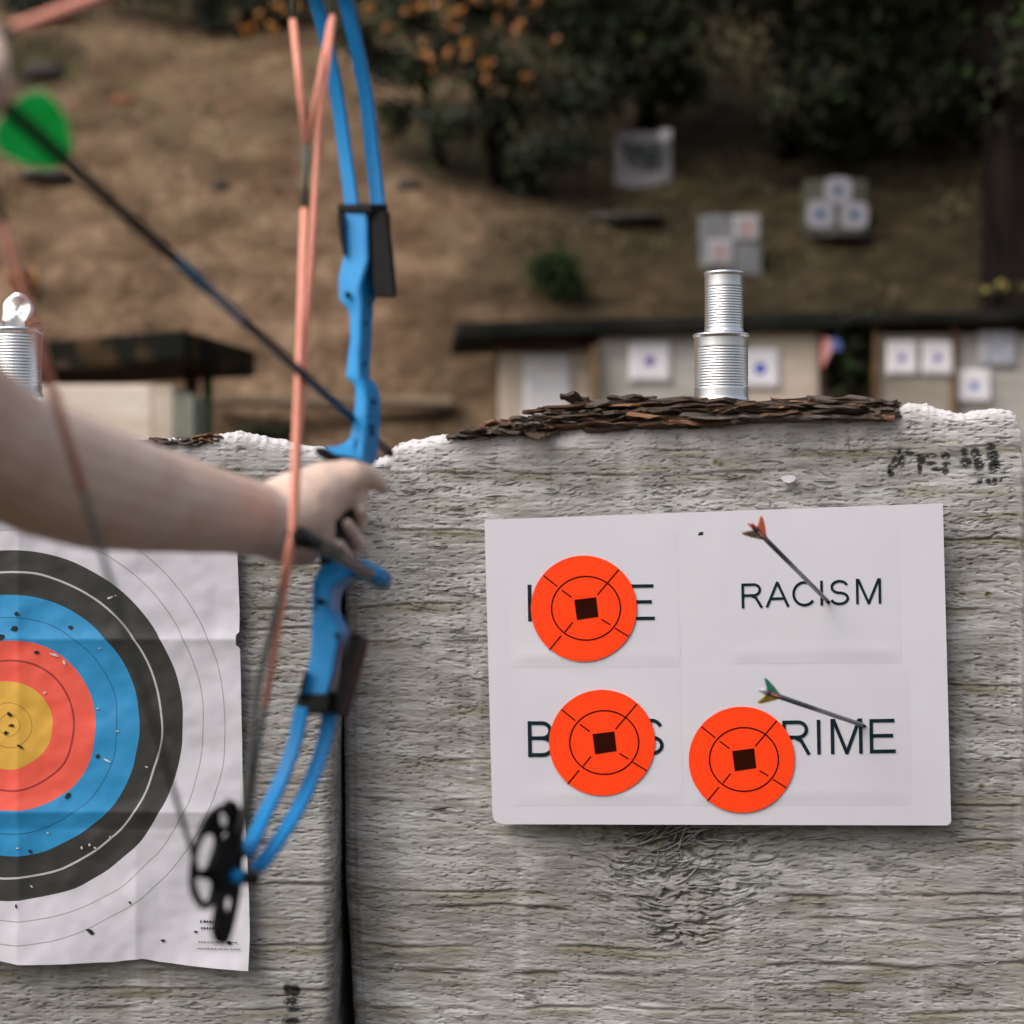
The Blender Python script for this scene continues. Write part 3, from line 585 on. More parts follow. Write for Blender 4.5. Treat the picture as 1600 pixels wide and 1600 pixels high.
# ------------------------------------------------------------ white board with sheets, words and stickers
BO = .028; BT = .010
bd = empty('message_board', BP(1125, 1035, BO), 'white rectangular board with printed words fixed to the right grey block', 'board')
def rounded(pts, rr, n=6):
    out = []
    for i, p in enumerate(pts):
        p = Vector(p); a = (Vector(pts[i - 1]) - p).normalized(); b_ = (Vector(pts[(i + 1) % len(pts)]) - p).normalized(); r_ = rr[i]
        for k in range(n + 1):
            t = k / n; q0 = p + a * r_; q1 = p + b_ * r_; out.append(q0 * (1 - t) ** 2 + p * 2 * t * (1 - t) + q1 * t * t)
    return out
def plate(name, outline, off, th, m, parent, bev=0):
    n_ = len(outline); V = [BP(a, b_, off + th) for a, b_ in outline] + [BP(a, b_, off) for a, b_ in outline]
    bm = bmesh.new(); vs = [bm.verts.new(v) for v in V]; bm.faces.new(vs[:n_]); bm.faces.new(vs[n_:][::-1])
    for k in range(n_): bm.faces.new((vs[k], vs[(k + 1) % n_], vs[n_ + (k + 1) % n_], vs[n_ + k]))
    if bev:
        es = [e for e in bm.edges if (e.verts[0] in vs[:n_]) and (e.verts[1] in vs[:n_])]
        bmesh.ops.bevel(bm, geom=es, offset=bev, segments=2, affect='EDGES')
    return bmobj(name, bm, m, parent)
BC = [(764.5, 812), (1470.5, 786.5), (1483.5, 1282.5), (777, 1281)]
plate('panel', rounded(BC, [3, 3, 6, 16]), BO, BT, M['board'], bd, .0015)
SH = BO + BT + .0002
def sheet(x0, y0, x1, y1, seed, sk):
    nx_, ny_ = 44, 34; V = []
    for j in range(ny_):
        for i in range(nx_):
            u = i / (nx_ - 1); v = j / (ny_ - 1); x = x0 + u * (x1 - x0) + v * 5; y = y0 + v * (y1 - y0) - u * sk * (1 - v * .8)
            e = min(u, 1 - u, v, 1 - v) * 8; e = min(1, e)
            bulge = .0007 * e * float(fbm(np.array(u * 3 + seed), np.array(v * 2.4 + seed), seed, 2)) + .0016 * math.exp(-((v - .93) / .05) ** 2) * (.4 + .6 * math.sin(u * 3 + seed) ** 2) * e
            V.append(BP(x, y, SH + bulge))
    Fc = [(j * nx_ + i, (j + 1) * nx_ + i, (j + 1) * nx_ + i + 1, j * nx_ + i + 1) for j in range(ny_ - 1) for i in range(nx_ - 1)]
    return pydata('paper_sheet', V, Fc, M['sheet'], bd, True)
s1 = sheet(800, 834, 1062, 1040, 1, 8); s2 = sheet(1138, 826, 1402, 1034, 2, 9); s3 = sheet(806, 1052, 1066, 1252, 3, 2); s4 = sheet(1078, 1046, 1418, 1252, 4, 5)
LO = SH + .0011
def stroke(pts, w, off, th=.0005):
    """flat ribbon polyline with mitred joins -> verts, faces"""
    pts = [Vector(p) for k_, p in enumerate(pts) if k_ == 0 or (Vector(p) - Vector(pts[k_ - 1])).length > .05]; Lf, Rt = [], []
    for i, p in enumerate(pts):
        d0 = (p - pts[i - 1]).normalized() if i > 0 else (pts[1] - p).normalized(); d1 = (pts[i + 1] - p).normalized() if i < len(pts) - 1 else d0
        n0 = Vector((-d0.y, d0.x)); n1 = Vector((-d1.y, d1.x)); m_ = (n0 + n1); m_ = m_.normalized() if m_.length > .01 else n0; k = w / 2 / max(.45, m_.dot(n0))
        Lf.append(p + m_ * k); Rt.append(p - m_ * k)
    return Lf, Rt
def arcp(cx, cy, rx, ry, a0, a1, n=14): return [(cx + rx * math.cos(R(a0 + (a1 - a0) * k / n)), cy + ry * math.sin(R(a0 + (a1 - a0) * k / n))) for k in range(n + 1)]
GL = {  # unit glyphs, x right 0..w, y down 0..1
 'I': (.10, [[(.05, 0), (.05, 1)]]),
 'H': (.72, [[(.05, 0), (.05, 1)], [(.67, 0), (.67, 1)], [(.05, .47), (.67, .47)]]),
 'E': (.66, [[(.64, .055), (.05, .055), (.05, .945), (.66, .945)], [(.05, .49), (.60, .49)]]),
 'R': (.74, [[(.05, 1), (.05, .055), (.42, .055)] + arcp(.42, .275, .22, .22, -90, 90, 10) + [(.05, .495)], [(.34, .5), (.50, .60), (.70, 1)]]),
 'A': (.74, [[(.02, 1), (.36, .03), (.38, .03), (.72, 1)], [(.15, .66), (.59, .66)]]),
 'C': (.80, [arcp(.41, .5, .36, .46, -38, -322, 26)]),
 'S': (.66, [arcp(.33, .275, .26, .235, -18, -270, 16) + arcp(.33, .735, .28, .225, -90, 165, 16)]),
 'M': (.80, [[(.05, 1), (.05, .03), (.09, .03), (.40, .96), (.41, .96), (.72, .03), (.76, .03), (.76, 1)]]),
 'B': (.68, [[(.05, .055), (.38, .055)] + arcp(.38, .265, .21, .21, -90, 90, 10) + [(.05, .475)], [(.05, 0), (.05, 1)], [(.38, .475)] + arcp(.38, .71, .25, .235, -90, 90, 10) + [(.05, .945)]]),
}
def letter(ch, x, y, hgt, wid, w, parent, tilt=0.0, lean=.018):
    wg, strokes = GL[ch]; V = []; Fc = []; off = LO
    for si, s in enumerate(strokes):
        pts = []
        for (a, b_) in s:
            X = a / wg * wid; Y = b_ * hgt; pts.append((x + X + Y * lean, y + Y - X * tilt))
        Lf, Rt = stroke(pts, w, off); n0 = len(V); m_ = len(Lf); zo = off + si * .00012
        V += [BP(p.x, p.y, zo + .0004) for p in Lf] + [BP(p.x, p.y, zo + .0004) for p in Rt] + [BP(p.x, p.y, zo - .0008) for p in Lf] + [BP(p.x, p.y, zo - .0008) for p in Rt]
        for k in range(m_ - 1):
            a0, a1, r0, r1 = n0 + k, n0 + k + 1, n0 + m_ + k, n0 + m_ + k + 1
            Fc += [(a0, r0, r1, a1), (a0, a1, a1 + 2 * m_, a0 + 2 * m_), (r0, r0 + 2 * m_, r1 + 2 * m_, r1)]
        for k in (0, m_ - 1): a0, r0 = n0 + k, n0 + m_ + k; Fc.append((a0, a0 + 2 * m_, r0 + 2 * m_, r0))
    o_ = pydata('letter', V, Fc, M['print'], parent); return o_
letter('H', 831, 912, 56, 42, 5.6, s1); letter('E', 979, 911, 56, 47, 5.0, s1, .01)
for ch, x, w_ in (('R', 1160, 33), ('A', 1198, 35), ('C', 1238, 37), ('I', 1281, 5), ('S', 1296, 30), ('M', 1336, 39)):
    letter(ch, x, 912 - (x - 1160) * .035 - 2, 38, w_, 4.0, s2, .03)
letter('B', 831, 1122, 55, 40, 5.6, s3); letter('S', 1004, 1119, 55, 36, 5.4, s3, .01)
for ch, x, w_ in (('C', 1172, 46), ('R', 1223, 43), ('I', 1276, 6), ('M', 1297, 49), ('E', 1357, 40)):
    letter(ch, x, 1121 - (x - 1220) * .018, 53, w_, 5.4, s4, .018)
mark('pin_hole', 1097.5, 833.5, 4.5, 3.2, M['tornblack'], bd, off=BO + BT, ang=-.4, fn=BP)

def sticker(cx, cy, r, label):
    e = empty('bullseye_sticker', BP(cx, cy, LO + .001), label, 'sticker', 'round orange bullseye stickers')
    plate('disc', [(cx + r * math.cos(2 * math.pi * k / 72), cy + r * math.sin(2 * math.pi * k / 72)) for k in range(72)], LO + .0008, .0012, M['orange'], e)
    o_ = LO + .0024
    def band(name, pts, w, closed=False):
        if closed: pts = pts + [pts[0], pts[1]]
        Lf, Rt = stroke(pts, w, o_)
        if closed: Lf, Rt = Lf[1:], Rt[1:]
        m_ = len(Lf); V = [BP(p.x, p.y, o_) for p in Lf] + [BP(p.x, p.y, o_) for p in Rt]
        return pydata(name, V, [(k, m_ + k, m_ + k + 1, k + 1) for k in range(m_ - 1)], M['maroon'], e)
    ex, ey = cx + 3.5, cy - .5
    band('ring_line', [(ex + 53 * math.cos(2 * math.pi * k / 60), ey + 49 * math.sin(2 * math.pi * k / 60)) for k in range(60)], 2.1, True)
    bx, by = cx + 4, cy
    plate('centre_square', [(bx - 18.5, by - 13.5), (bx + 15, by - 17.5), (bx + 18.5, by + 12.5), (bx - 14.5, by + 17.5)], o_ - .0008, .001, M['maroon'], e)
    for (a, b_) in (((-62, -51), (-41, -34)), ((-34, -28.5), (-19, -17.5)), ((54, -60), (21, -21)), ((27, 16.5), (41, 25)), ((48, 30), (69, 43)), ((-17, 21), (-29, 36)), ((-35, 42), (-53, 64))):
        band('cross_line', [(cx + a[0], cy + a[1]), (cx + b_[0], cy + b_[1])], 2.0)
mark('arrow_hole', 1294, 938, 4.5, 3, M['tornblack'], s2, off=LO + .0006, ang=.7, fn=BP); mark('arrow_hole', 1349, 1129, 4.5, 3, M['tornblack'], s4, off=LO + .0006, ang=.3, fn=BP)
sticker(918, 948.5, 81.5, 'orange bullseye sticker over the word that ends in a lone letter E')
sticker(946, 1155, 81.5, 'orange bullseye sticker between the letters B and S')
sticker(1161, 1181, 81.5, 'lowest orange bullseye sticker, just left of the letters RIME')

# ------------------------------------------------------------ arrows
def vane(name, base, d, n, L, h, m, parent, shape='para'):
    d = d.normalized(); n = (n - d * n.dot(d)).normalized(); s = d.cross(n) * .0005; V = []
    prof = [(0, .0), (.0, .55), (.12, .95), (.3, 1.0), (.6, .8), (.85, .4), (1, 0)] if shape == 'para' else [(.0, 0), (-.22, 1.0), (.02, .98), (.45, .6), (1, 0)]
    for sg in (1, -1): V += [base + d * L * a + n * h * b_ + s * sg for a, b_ in prof]
    k = len(prof); Fc = [list(range(k)), list(range(k, 2 * k))[::-1]] + [[i, i + 1, k + i + 1, k + i] for i in range(k - 1)]
    return pydata(name, V, Fc, m, parent)
def arrow(name, nock, tip, r, label, mats, vaneL, vaneh, nockm, ang0=90, wrap=None, group='arrows stuck in the board', point=False, va=(0, 120, 240), shaftm=None, vs='para', voff=.024):
    e = empty(name, nock, label, 'arrow', group); d = (tip - nock).normalized(); L = (tip - nock).length
    tube('shaft', [nock + d * .012, tip], r, shaftm or M['shaft'], e, 16)
    bm = bmesh.new(); add_tube(bm, [nock + d * .004, nock + d * .020], r * .9, 12)
    a = d.cross(Vector((0, 0, 1))).normalized()
    for s in (1, -1): add_tube(bm, [nock + d * .006 + a * s * r * .6, nock - d * .006 + a * s * r * .75], [r * .45, r * .3], 8)
    bmobj('nock', bm, nockm, e, True)
    vw = (nock - Vector((0, 0, CAMZ))).normalized(); up = -(vw - d * vw.dot(d)).normalized(); a = d.cross(up)
    for k, an in enumerate(va):
        n_ = up * math.cos(R(an + ang0)) + a * math.sin(R(an + ang0))
        vane('vane', nock + d * voff + n_ * r * .9, d, n_, vaneL, vaneh, mats[k], e, vs)
    if wrap: tube('wrap', [nock + d * wrap[0], nock + d * wrap[1]], r * 1.06, wrap[2], e, 16)
    if point:
        tube('point', [tip, tip + d * .012, tip + d * .026], [r * 1.05, r * 1.0, r * .15], M['carbon'], e, 14)
    return e
e1 = BP(1292, 936, LO); arrow('arrow', P(1174, 820, 2.12), e1, .0033, 'grey arrow with red nock and orange vane stuck through the word RACISM', [M['vane_tan'], M['vane_orange'], M['vane_orange']], .050, .0145, M['nock_red'], ang0=0, va=(112, -105, 0), wrap=(.020, .032, M['carbon']), vs='swept')
e2 = BP(1347, 1128, LO); arrow('arrow', P(1190, 1079, 2.12), e2, .0035, 'grey arrow with green and yellow vanes stuck above the word ending RIME', [M['vane_yellow'], M['vane_teal'], M['vane_orange']], .050, .0145, M['nock_white'], ang0=0, va=(108, -112, 0), wrap=(.020, .032, M['carbon']), vs='swept')
KD = 1.15      # the bow, its arrow and the archer stand this much farther out than first laid out
NOCK = P(-47, 116, .92); TIP = P(604, 703, 1.62)
arrow('arrow', NOCK, TIP, .0040, 'black arrow with green vanes nocked on the drawn blue bow', [M['vane_green'], M['vane_green'], M['vane_green']], .080, .0225, M['carbon'], voff=.046, ang0=0, va=(82, -82, 180), wrap=(.30, .44, M['bluegrey']), group='arrow on the bow', point=True, shaftm=M['carbon'])

# ------------------------------------------------------------ compound bow
bow = empty('compound_bow', P(530, 790, 1.5), 'blue compound bow with black fittings and coral strings held at full draw', 'bow')
DV = (TIP - NOCK).normalized()
def rd(y): return 1.5 + (790 - y) * .00015
def loft(name, st, m, parent, depth=.03, sx=.006, bev=.0018, dfun=rd):
    V = []; 
    for s in st:
        y, xl, xm, xr = s[:4]; yr = s[4] if len(s) > 4 else y; d = dfun(y)
        Lp = P(xl, y, d); Mp = P(xm, y, d - sx); Rp = P(xr, yr, d + depth); V += [Lp, Mp, Rp, Lp + Rp - Mp]
    n_ = len(st); bm = bmesh.new(); vs = [bm.verts.new(v) for v in V]
    for i in range(n_ - 1):
        for k in range(4): bm.faces.new((vs[4 * i + k], vs[4 * i + (k + 1) % 4], vs[4 * i + 4 + (k + 1) % 4], vs[4 * i + 4 + k]))
    bm.faces.new(vs[:4][::-1]); bm.faces.new(vs[-4:])
    if bev: bmesh.ops.bevel(bm, geom=bm.edges[:], offset=bev, segments=2, affect='EDGES', clamp_overlap=True)
    return bmobj(name, bm, m, parent)
upper = [(331, 537, 573, 580), (390, 538, 574, 582), (405, 536, 575, 584), (428, 529, 568, 586), (440, 528, 564, 588), (453, 528, 561, 590), (467, 529, 563, 590), (473, 532, 564, 584), (480, 541, 565, 584), (490, 546, 564, 584), (535, 547, 563, 581), (541, 545, 562, 581),
         (580, 541, 561, 579), (590, 539, 562, 577), (596, 549, 566, 584), (602, 554, 569, 590), (620, 555, 573, 595), (650, 552, 573, 595), (675, 549, 572, 594), (688, 545, 570, 593), (698, 539, 568, 592), (716, 538, 566, 590), (728, 536, 560, 586)]
riser = loft('riser', upper, M['blue'], bow)
loft('arrow_shelf', [(684, 546, 556, 562), (692, 540, 554, 560), (697, 528, 553, 559), (699, 507, 552, 558), (709, 504, 556, 566), (716, 512, 560, 580)], M['blue'], riser, .02)
loft('shelf_pad', [(699, 490, 505, 508), (709, 492, 520, 530), (716, 502, 556, 566), (722, 520, 566, 578)], M['black'], riser, .02, .0075)
loft('grip', [(722, 508, 548, 566), (760, 505, 545, 562), (810, 500, 540, 556), (850, 500, 538, 552), (884, 498, 535, 548)], M['grip'], bow, .03)
lower = [(872, 506, 528, 545), (880, 503, 530, 556), (893, 495, 538, 574, 898), (900, 491, 545, 572, 903), (906, 490, 530, 552, 908), (915, 489, 519, 545), (925, 489, 516, 536), (940, 488, 515, 531), (952, 487, 511, 530), (962, 487, 517, 534), (975, 486, 526, 541), (986, 486, 530, 547), (1000, 486, 528, 543),
         (1030, 484, 523, 534), (1050, 479, 520, 529), (1075, 473, 513, 521), (1092, 470, 509, 517)]
lr = loft('lower_riser', lower, M['blue'], bow)
# recessed pocket on the lower riser, drawn as real cut pieces: darker web plate set behind two lips
loft('lip', [(905, 489, 492, 493), (955, 487, 490, 491)], M['blue'], lr, .004, .004, .0006)
# limb pockets
loft('limb_pocket', [(319, 527, 580, 606), (323, 527, 580, 606), (331, 527.5, 580, 606)], M['black'], bow, .03, .012, .001)
loft('limb_pocket', [(331, 527.5, 536, 540), (365, 530, 537, 541), (398, 536, 538, 542)], M['black'], bow, .03, .010, .0008)
loft('limb_pocket', [(331, 576, 603, 609), (360, 578, 607, 611), (400, 580, 611, 615), (440, 582, 615, 619), (465, 586, 617, 621)], M['black'], bow, .025, .012, .0014)
loft('limb_pocket', [(1092, 466, 470, 474), (1066, 471, 476, 479), (1048, 476, 479, 482)], M['black'], bow, .02, .010, .0006)
loft('limb_pocket', [(1084, 464, 515, 540, 1080), (1098, 461, 513, 541, 1098), (1112, 458, 512, 538, 1117)], M['black'], bow, .025, .012, .0016)
loft('limb_pocket', [(989, 547, 562, 577, 999), (1010, 542, 558, 573, 1020), (1050, 532, 547, 562, 1058), (1090, 522, 536, 551, 1097), (1112, 516, 530, 544, 1120)], M['black'], bow, .025, .014, .0016)
# limbs
def ribbon(name, pts, w, th, m):
    V = []; bm = bmesh.new(); pts_ = [P(*p) for p in pts]; n_ = len(pts); 
    # smooth resample (Catmull-Rom)
    q = []
    for i in range(n_ - 1):
        p0, p1, p2, p3 = pts_[max(i - 1, 0)], pts_[i], pts_[i + 1], pts_[min(i + 2, n_ - 1)]
        for k in range(6):
            t = k / 6; q.append(.5 * ((2 * p1) + (p2 - p0) * t + (2 * p0 - 5 * p1 + 4 * p2 - p3) * t * t + (3 * p1 - p0 - 3 * p2 + p3) * t ** 3))
    q.append(pts_[-1]); S_ = Vector((.951, -.303, -.032)).normalized(); prev = None
    for i, p in enumerate(q):
        t = (q[min(i + 1, len(q) - 1)] - q[max(i - 1, 0)]).normalized(); a = (S_ - t * S_.dot(t)).normalized(); b_ = t.cross(a).normalized(); ww = w * (1 - .12 * i / len(q))
        r = [bm.verts.new(p + a * ww / 2 * sx_ + b_ * th / 2 * sy_) for sx_, sy_ in ((-1, -1), (1, -1), (1, 1), (-1, 1))]
        if prev:
            for k in range(4): bm.faces.new((prev[k], prev[(k + 1) % 4], r[(k + 1) % 4], r[k]))
        else: bm.faces.new(r[::-1])
        prev = r
    bm.faces.new(prev)
    bmesh.ops.recalc_face_normals(bm, faces=bm.faces[:])
    o_ = bmobj(name, bm, m, bow); bv = o_.modifiers.new('bevel', 'BEVEL'); bv.width = .0012; bv.segments = 2; return smoothed(o_, 40)
ribbon('limb', [(551, 330, 1.575), (541, 250, 1.58), (527, 150, 1.575), (509, 60, 1.56), (490, -10, 1.54), (462, -90, 1.49)], .0150, .0075, M['limb'])
ribbon('limb', [(592, 330, 1.595), (583, 250, 1.60), (572, 150, 1.595), (554, 60, 1.58), (532, -20, 1.56), (485, -100, 1.50)], .0155, .0085, M['limb'])
ribbon('limb', [(472, 1105, 1.45), (461, 1160, 1.447), (441, 1215, 1.435), (416, 1268, 1.41), (398, 1308, 1.38), (384, 1336, 1.355)], .0150, .0070, M['limb'])
ribbon('limb', [(517, 1105, 1.465), (507, 1160, 1.462), (487, 1218, 1.45), (461, 1272, 1.42), (432, 1318, 1.39), (402, 1358, 1.36)], .0155, .0070, M['limb'])
# drilled holes, their darkness added as black discs proud of the riser
for (x, y, r_) in ((543, 460, 3.6), (576, 428, 2.6), (572, 505, 2.4), (569, 568, 2.6), (583, 628, 3.4), (576, 650, 1.8), (580, 668, 3.2), (581, 677, 3.0), (500, 940, 4.2), (528, 993, 2.8), (556, 1000, 2.0)):
    d0 = rd(y) - .012; side = 0
    a = P(x, y, d0 + .004); dr = Vector((0, 1, 0)) if x in (543, 500) else Vector((-.45, .9, 0)).normalized()
    # find the surface depth roughly from the station face
    st = upper if y < 800 else lower; xm = np.interp(y, [s[0] for s in st], [s[2] for s in st]); xr_ = np.interp(y, [s[0] for s in st], [s[3] for s in st])
    dep = rd(y) - .006 if x <= xm else rd(y) - .006 + .036 * (x - xm) / max(1, xr_ - xm)
    tube('drilled_hole', [P(x, y, dep - .0032), P(x, y, dep - .0032) + dr * .005], r_ * 1.35 / F * 1.5, M['black'], bow, 12)
# cable guard rod, blue socket and slide
tube('rod_socket', [P(566, 889, 1.492), P(598, 906, 1.525)], [.0085, .0092], M['blue'], bow, 16)
tube('rod_socket', [P(552, 884, 1.49), P(570, 892, 1.495)], [.0065, .0085], M['blue'], bow, 16)
tube('cable_guard_rod', [P(578, 896, 1.49), P(520, 865, 1.43), P(495, 850, 1.40), P(470, 838, 1.37)], [.0058, .0058, .0070, .0085], M['rod'], bow, 16)
bm = bmesh.new(); bmesh.ops.create_uvsphere(bm, u_segments=18, v_segments=12, radius=1); bmesh.ops.transform(bm, matrix=Matrix.Translation(P(467, 840, 1.372)) @ Matrix.Rotation(.55, 4, 'Y') @ Matrix.Diagonal((.0145, .013, .0088, 1)), verts=bm.verts[:])
bmobj('cable_slide', bm, M['black'], bow, True)
# strings (name, points, radius, material)
CR = .0029
def cord(pts, r_, m): return tube('bow_string' if m is M['coral'] else 'string_serving', [P(*p) for p in pts], r_, m, bow, 10)
cord([(457.5, 31, 1.45), (478, 225, 1.44)], .0031, M['coral']); cord([(456, -100, 1.46), (457.5, 31, 1.45)], .0026, M['serving'])
cord([(516, 32, 1.47), (480, 226, 1.44)], .0024, M['coral'])
cord([(478.5, 222, 1.44), (475.5, 330, 1.435)], .0027, M['serving'])
cord([(475.5, 326, 1.435), (469, 520, 1.42), (462, 690, 1.39), (456, 836, 1.365), (439, 922, 1.362)], .0031, M['coral'])
cord([(439, 920, 1.362), (403, 1070, 1.35), (384, 1250, 1.335), (374, 1300, 1.33)], .0027, M['serving'])
cord([(520, 24, 1.465), (499, 200, 1.46), (491, 330, 1.455), (480, 500, 1.43), (467, 690, 1.40), (460, 830, 1.372), (452, 880, 1.368), (414, 1104, 1.355)], .0029, M['coral'])
cord([(524, -90, 1.47), (520, 26, 1.465)], .0024, M['serving'])
cord([(414, 1102, 1.355), (396, 1210, 1.345), (372, 1330, 1.34)], .0026, M['serving'])
# the drawn string: upper cam -> fingers -> lower cam
SU = P(-46, 72, .93); SN = NOCK; SL = P(-47, 182, .93); UC = P(470, -125, 1.44); LC = P(312, 1370, 1.315)
def lerp(a, b_, t): return a + (b_ - a) * t
tube('bow_string', [lerp(SU, UC, .085), UC], .0042, M['coral'], bow, 10); tube('string_serving', [SU, lerp(SU, UC, .087)], .0033, M['serving'], bow, 10)
tube('string_serving', [SU, SN, SL, lerp(SL, LC, .10)], .0028, M['serving'], bow, 10)
tube('bow_string', [lerp(SL, LC, .10), lerp(SL, LC, .405)], .0028, M['coral'], bow, 10); tube('string_serving', [lerp(SL, LC, .40), LC], .0020, M['serving'], bow, 10)
# cams
DIRV = (SL - LC).normalized()
SV = Vector((.951, -.303, -.032)).normalized()
def planehit(px, py, P0, n_):
    o_ = Vector((0, 0, CAMZ)); r_ = (P(px, py, 1.0) - o_); t = (P0 - o_).dot(n_) / r_.dot(n_); return o_ + r_ * t
def smooth_loop(pts, n=6):
    out = []; m_ = len(pts)
    for i in range(m_):
        p0, p1, p2, p3 = [Vector(pts[(i + k) % m_]) for k in (-1, 0, 1, 2)]
        for k in range(n):
            t = k / n; out.append(.5 * ((2 * p1) + (p2 - p0) * t + (2 * p0 - 5 * p1 + 4 * p2 - p3) * t * t + (3 * p1 - p0 - 3 * p2 + p3) * t ** 3))
    return out
def cam_plate(name, outline, holes, P0, th, m, parent):
    U_ = SV.cross(Vector((0, 0, 1))).normalized(); V_ = U_.cross(SV).normalized()
    cu = bpy.data.curves.new(name, 'CURVE'); cu.dimensions = '2D'; cu.fill_mode = 'BOTH'; cu.extrude = th / 2; cu.bevel_depth = .0006; cu.bevel_resolution = 1
    for loop in [outline] + holes:
        pts = [planehit(a, b_, P0, SV) - P0 for a, b_ in smooth_loop(loop)]
        sp = cu.splines.new('POLY'); sp.points.add(len(pts) - 1); sp.use_cyclic_u = True
        for k, p in enumerate(pts): sp.points[k].co = (p.dot(U_), p.dot(V_), 0, 1)
    o_ = bpy.data.objects.new(name, cu); COL.objects.link(o_); bpy.context.view_layer.update()
    dg = bpy.context.evaluated_depsgraph_get(); me = bpy.data.meshes.new_from_object(o_.evaluated_get(dg)); bpy.data.objects.remove(o_)
    Mx = Matrix((U_, V_, SV)).transposed().to_4x4(); Mx.translation = P0; me.transform(Mx)
    return link(name, me, m, parent)
AX = P(352, 1368, 1.335)
cam1 = cam_plate('cam', [(347, 1258), (325, 1276), (308, 1312), (299, 1358), (300, 1392), (311, 1414), (322, 1420), (333, 1408), (340, 1378), (352, 1345), (363, 1310), (366, 1275), (360, 1262)],
         [[(317, 1306), (334, 1304), (337, 1318), (330, 1342), (322, 1358), (306, 1360), (306, 1335)], [(305, 1372), (330, 1376), (331, 1392), (324, 1412), (314, 1406), (306, 1390)], [(341, 1271), (350, 1269), (358, 1280), (354, 1291), (342, 1288)], [(346, 1302), (357, 1298), (361, 1309), (355, 1319), (346, 1314)]], AX - SV * .006, .0035, M['black'], bow)
cam2 = cam_plate('cam', [(356, 1253), (366, 1256), (373, 1278), (376, 1310), (374, 1360), (370, 1400), (361, 1445), (352, 1472), (341, 1472), (335, 1452), (338, 1425), (343, 1392), (337, 1380), (333, 1355), (340, 1330), (354, 1312), (362, 1290)],
         [[(350, 1402), (360, 1398), (365, 1410), (360, 1426), (352, 1428), (347, 1415)]], AX + SV * .004, .006, M['black'], bow)
tube('axle', [AX - SV * .020, AX + SV * .012], .0050, M['blue'], bow, 14); tube('axle', [AX + SV * .006, AX + SV * .020], .0058, M['blue'], bow, 14); tube('axle_cap', [AX + SV * .020, AX + SV * .032], .0052, M['black'], bow, 14)
UA = P(468, -110, 1.47)
for s in (-.006, .004): 
    bm = bmesh.new(); add_tube(bm, [UA + SV * (s - .002), UA + SV * (s + .002)], .036, 32); bmobj('cam', bm, M['black'], bow, True)
tube('axle', [UA - SV * .02, UA + SV * .03], .005, M['blue'], bow, 14)

# ------------------------------------------------------------ the archer (one continuous body; clothes and hair are children)
def blob(chains, vox, name, m, parent, iters=6, fac=.5):
    bm = bmesh.new()
    for ch in chains:
        ch = [(Vector(p), r_) for p, r_ in ch]
        for (p, r_) in ch:
            s = bmesh.ops.create_icosphere(bm, subdivisions=2, radius=r_); bmesh.ops.translate(bm, vec=p, verts=s['verts'])
        for (p, r_), (q, r2) in zip(ch, ch[1:]): 
            n_ = 3
            add_tube(bm, [p, q], [r_ * .985 / KD, r2 * .985 / KD], 18)
    me = bpy.data.meshes.new(name); bm.to_mesh(me); bm.free(); o_ = bpy.data.objects.new(name, me); COL.objects.link(o_)
    rm = o_.modifiers.new('r', 'REMESH'); rm.mode = 'VOXEL'; rm.voxel_size = vox; sm = o_.modifiers.new('s', 'SMOOTH'); sm.iterations = iters; sm.factor = fac
    bpy.context.view_layer.update(); dg = bpy.context.evaluated_depsgraph_get(); me2 = bpy.data.meshes.new_from_object(o_.evaluated_get(dg)); bpy.data.objects.remove(o_)
    return link(name, me2, m, parent, True)
def A(px, py, d, rpx): return (P(px, py, d), rpx / F * d * KD)
def W3(x, y, z): return Vector((x * KD, y * KD, CAMZ + (z - CAMZ) * KD))
body_root = empty('person', (-.70, .83, 0), 'archer with bare outstretched arm gripping the blue bow, drawing hand at the left edge', 'person')
sh = W3(-.465, .90, 1.36)
arm = [(sh, .058), A(-230, 560, .99, 146), A(-110, 640, 1.06, 128), A(0, 706, 1.13, 108), A(70, 735, 1.18, 108), A(150, 761, 1.24, 101), A(225, 779, 1.30, 87), A(300, 792, 1.35, 74), A(360, 803, 1.40, 64), A(415, 815, 1.44, 57)]
palm = [A(415, 815, 1.44, 57), A(465, 797, 1.465, 64), A(502, 768, 1.48, 47), A(538, 751, 1.495, 35)]
palmfill = [A(495, 790, 1.485, 38), A(520, 781, 1.488, 28), A(545, 768, 1.492, 22)]
heel = [A(430, 825, 1.45, 52), A(470, 832, 1.465, 48), A(498, 828, 1.475, 28), A(506, 842, 1.478, 17)]
heel2 = [A(420, 830, 1.45, 45), A(462, 850, 1.47, 38), A(478, 862, 1.475, 24)]
far = [A(470, 800, 1.50, 55), A(510, 788, 1.545, 42), A(528, 786, 1.57, 26)]
far2 = [A(470, 825, 1.50, 42), A(505, 830, 1.55, 30), A(518, 830, 1.575, 20)]
thumb = [A(518, 757, 1.485, 38), A(550, 744, 1.488, 27), A(572, 743, 1.50, 19), A(586, 751, 1.508, 15.5), A(598, 761, 1.515, 11.5)]
index_ = [A(530, 775, 1.565, 20), A(562, 772, 1.56, 12), A(566, 773, 1.525, 12), A(558, 776, 1.497, 13), A(540, 777, 1.488, 16)]
middle = [A(532, 804, 1.575, 17), A(562, 818, 1.57, 11), A(563, 815, 1.535, 11.5), A(564, 805, 1.505, 11), A(564, 797, 1.495, 9.5)]
ring_ = [A(530, 832, 1.575, 16), A(562, 850, 1.57, 12), A(560, 848, 1.535, 12.5), A(552, 834, 1.500, 11.5), A(542, 818, 1.485, 10)]
little = [A(526, 856, 1.57, 15), A(548, 880, 1.56, 11.5), A(546, 879, 1.53, 12), A(538, 866, 1.500, 11), A(530, 850, 1.485, 9.5)]
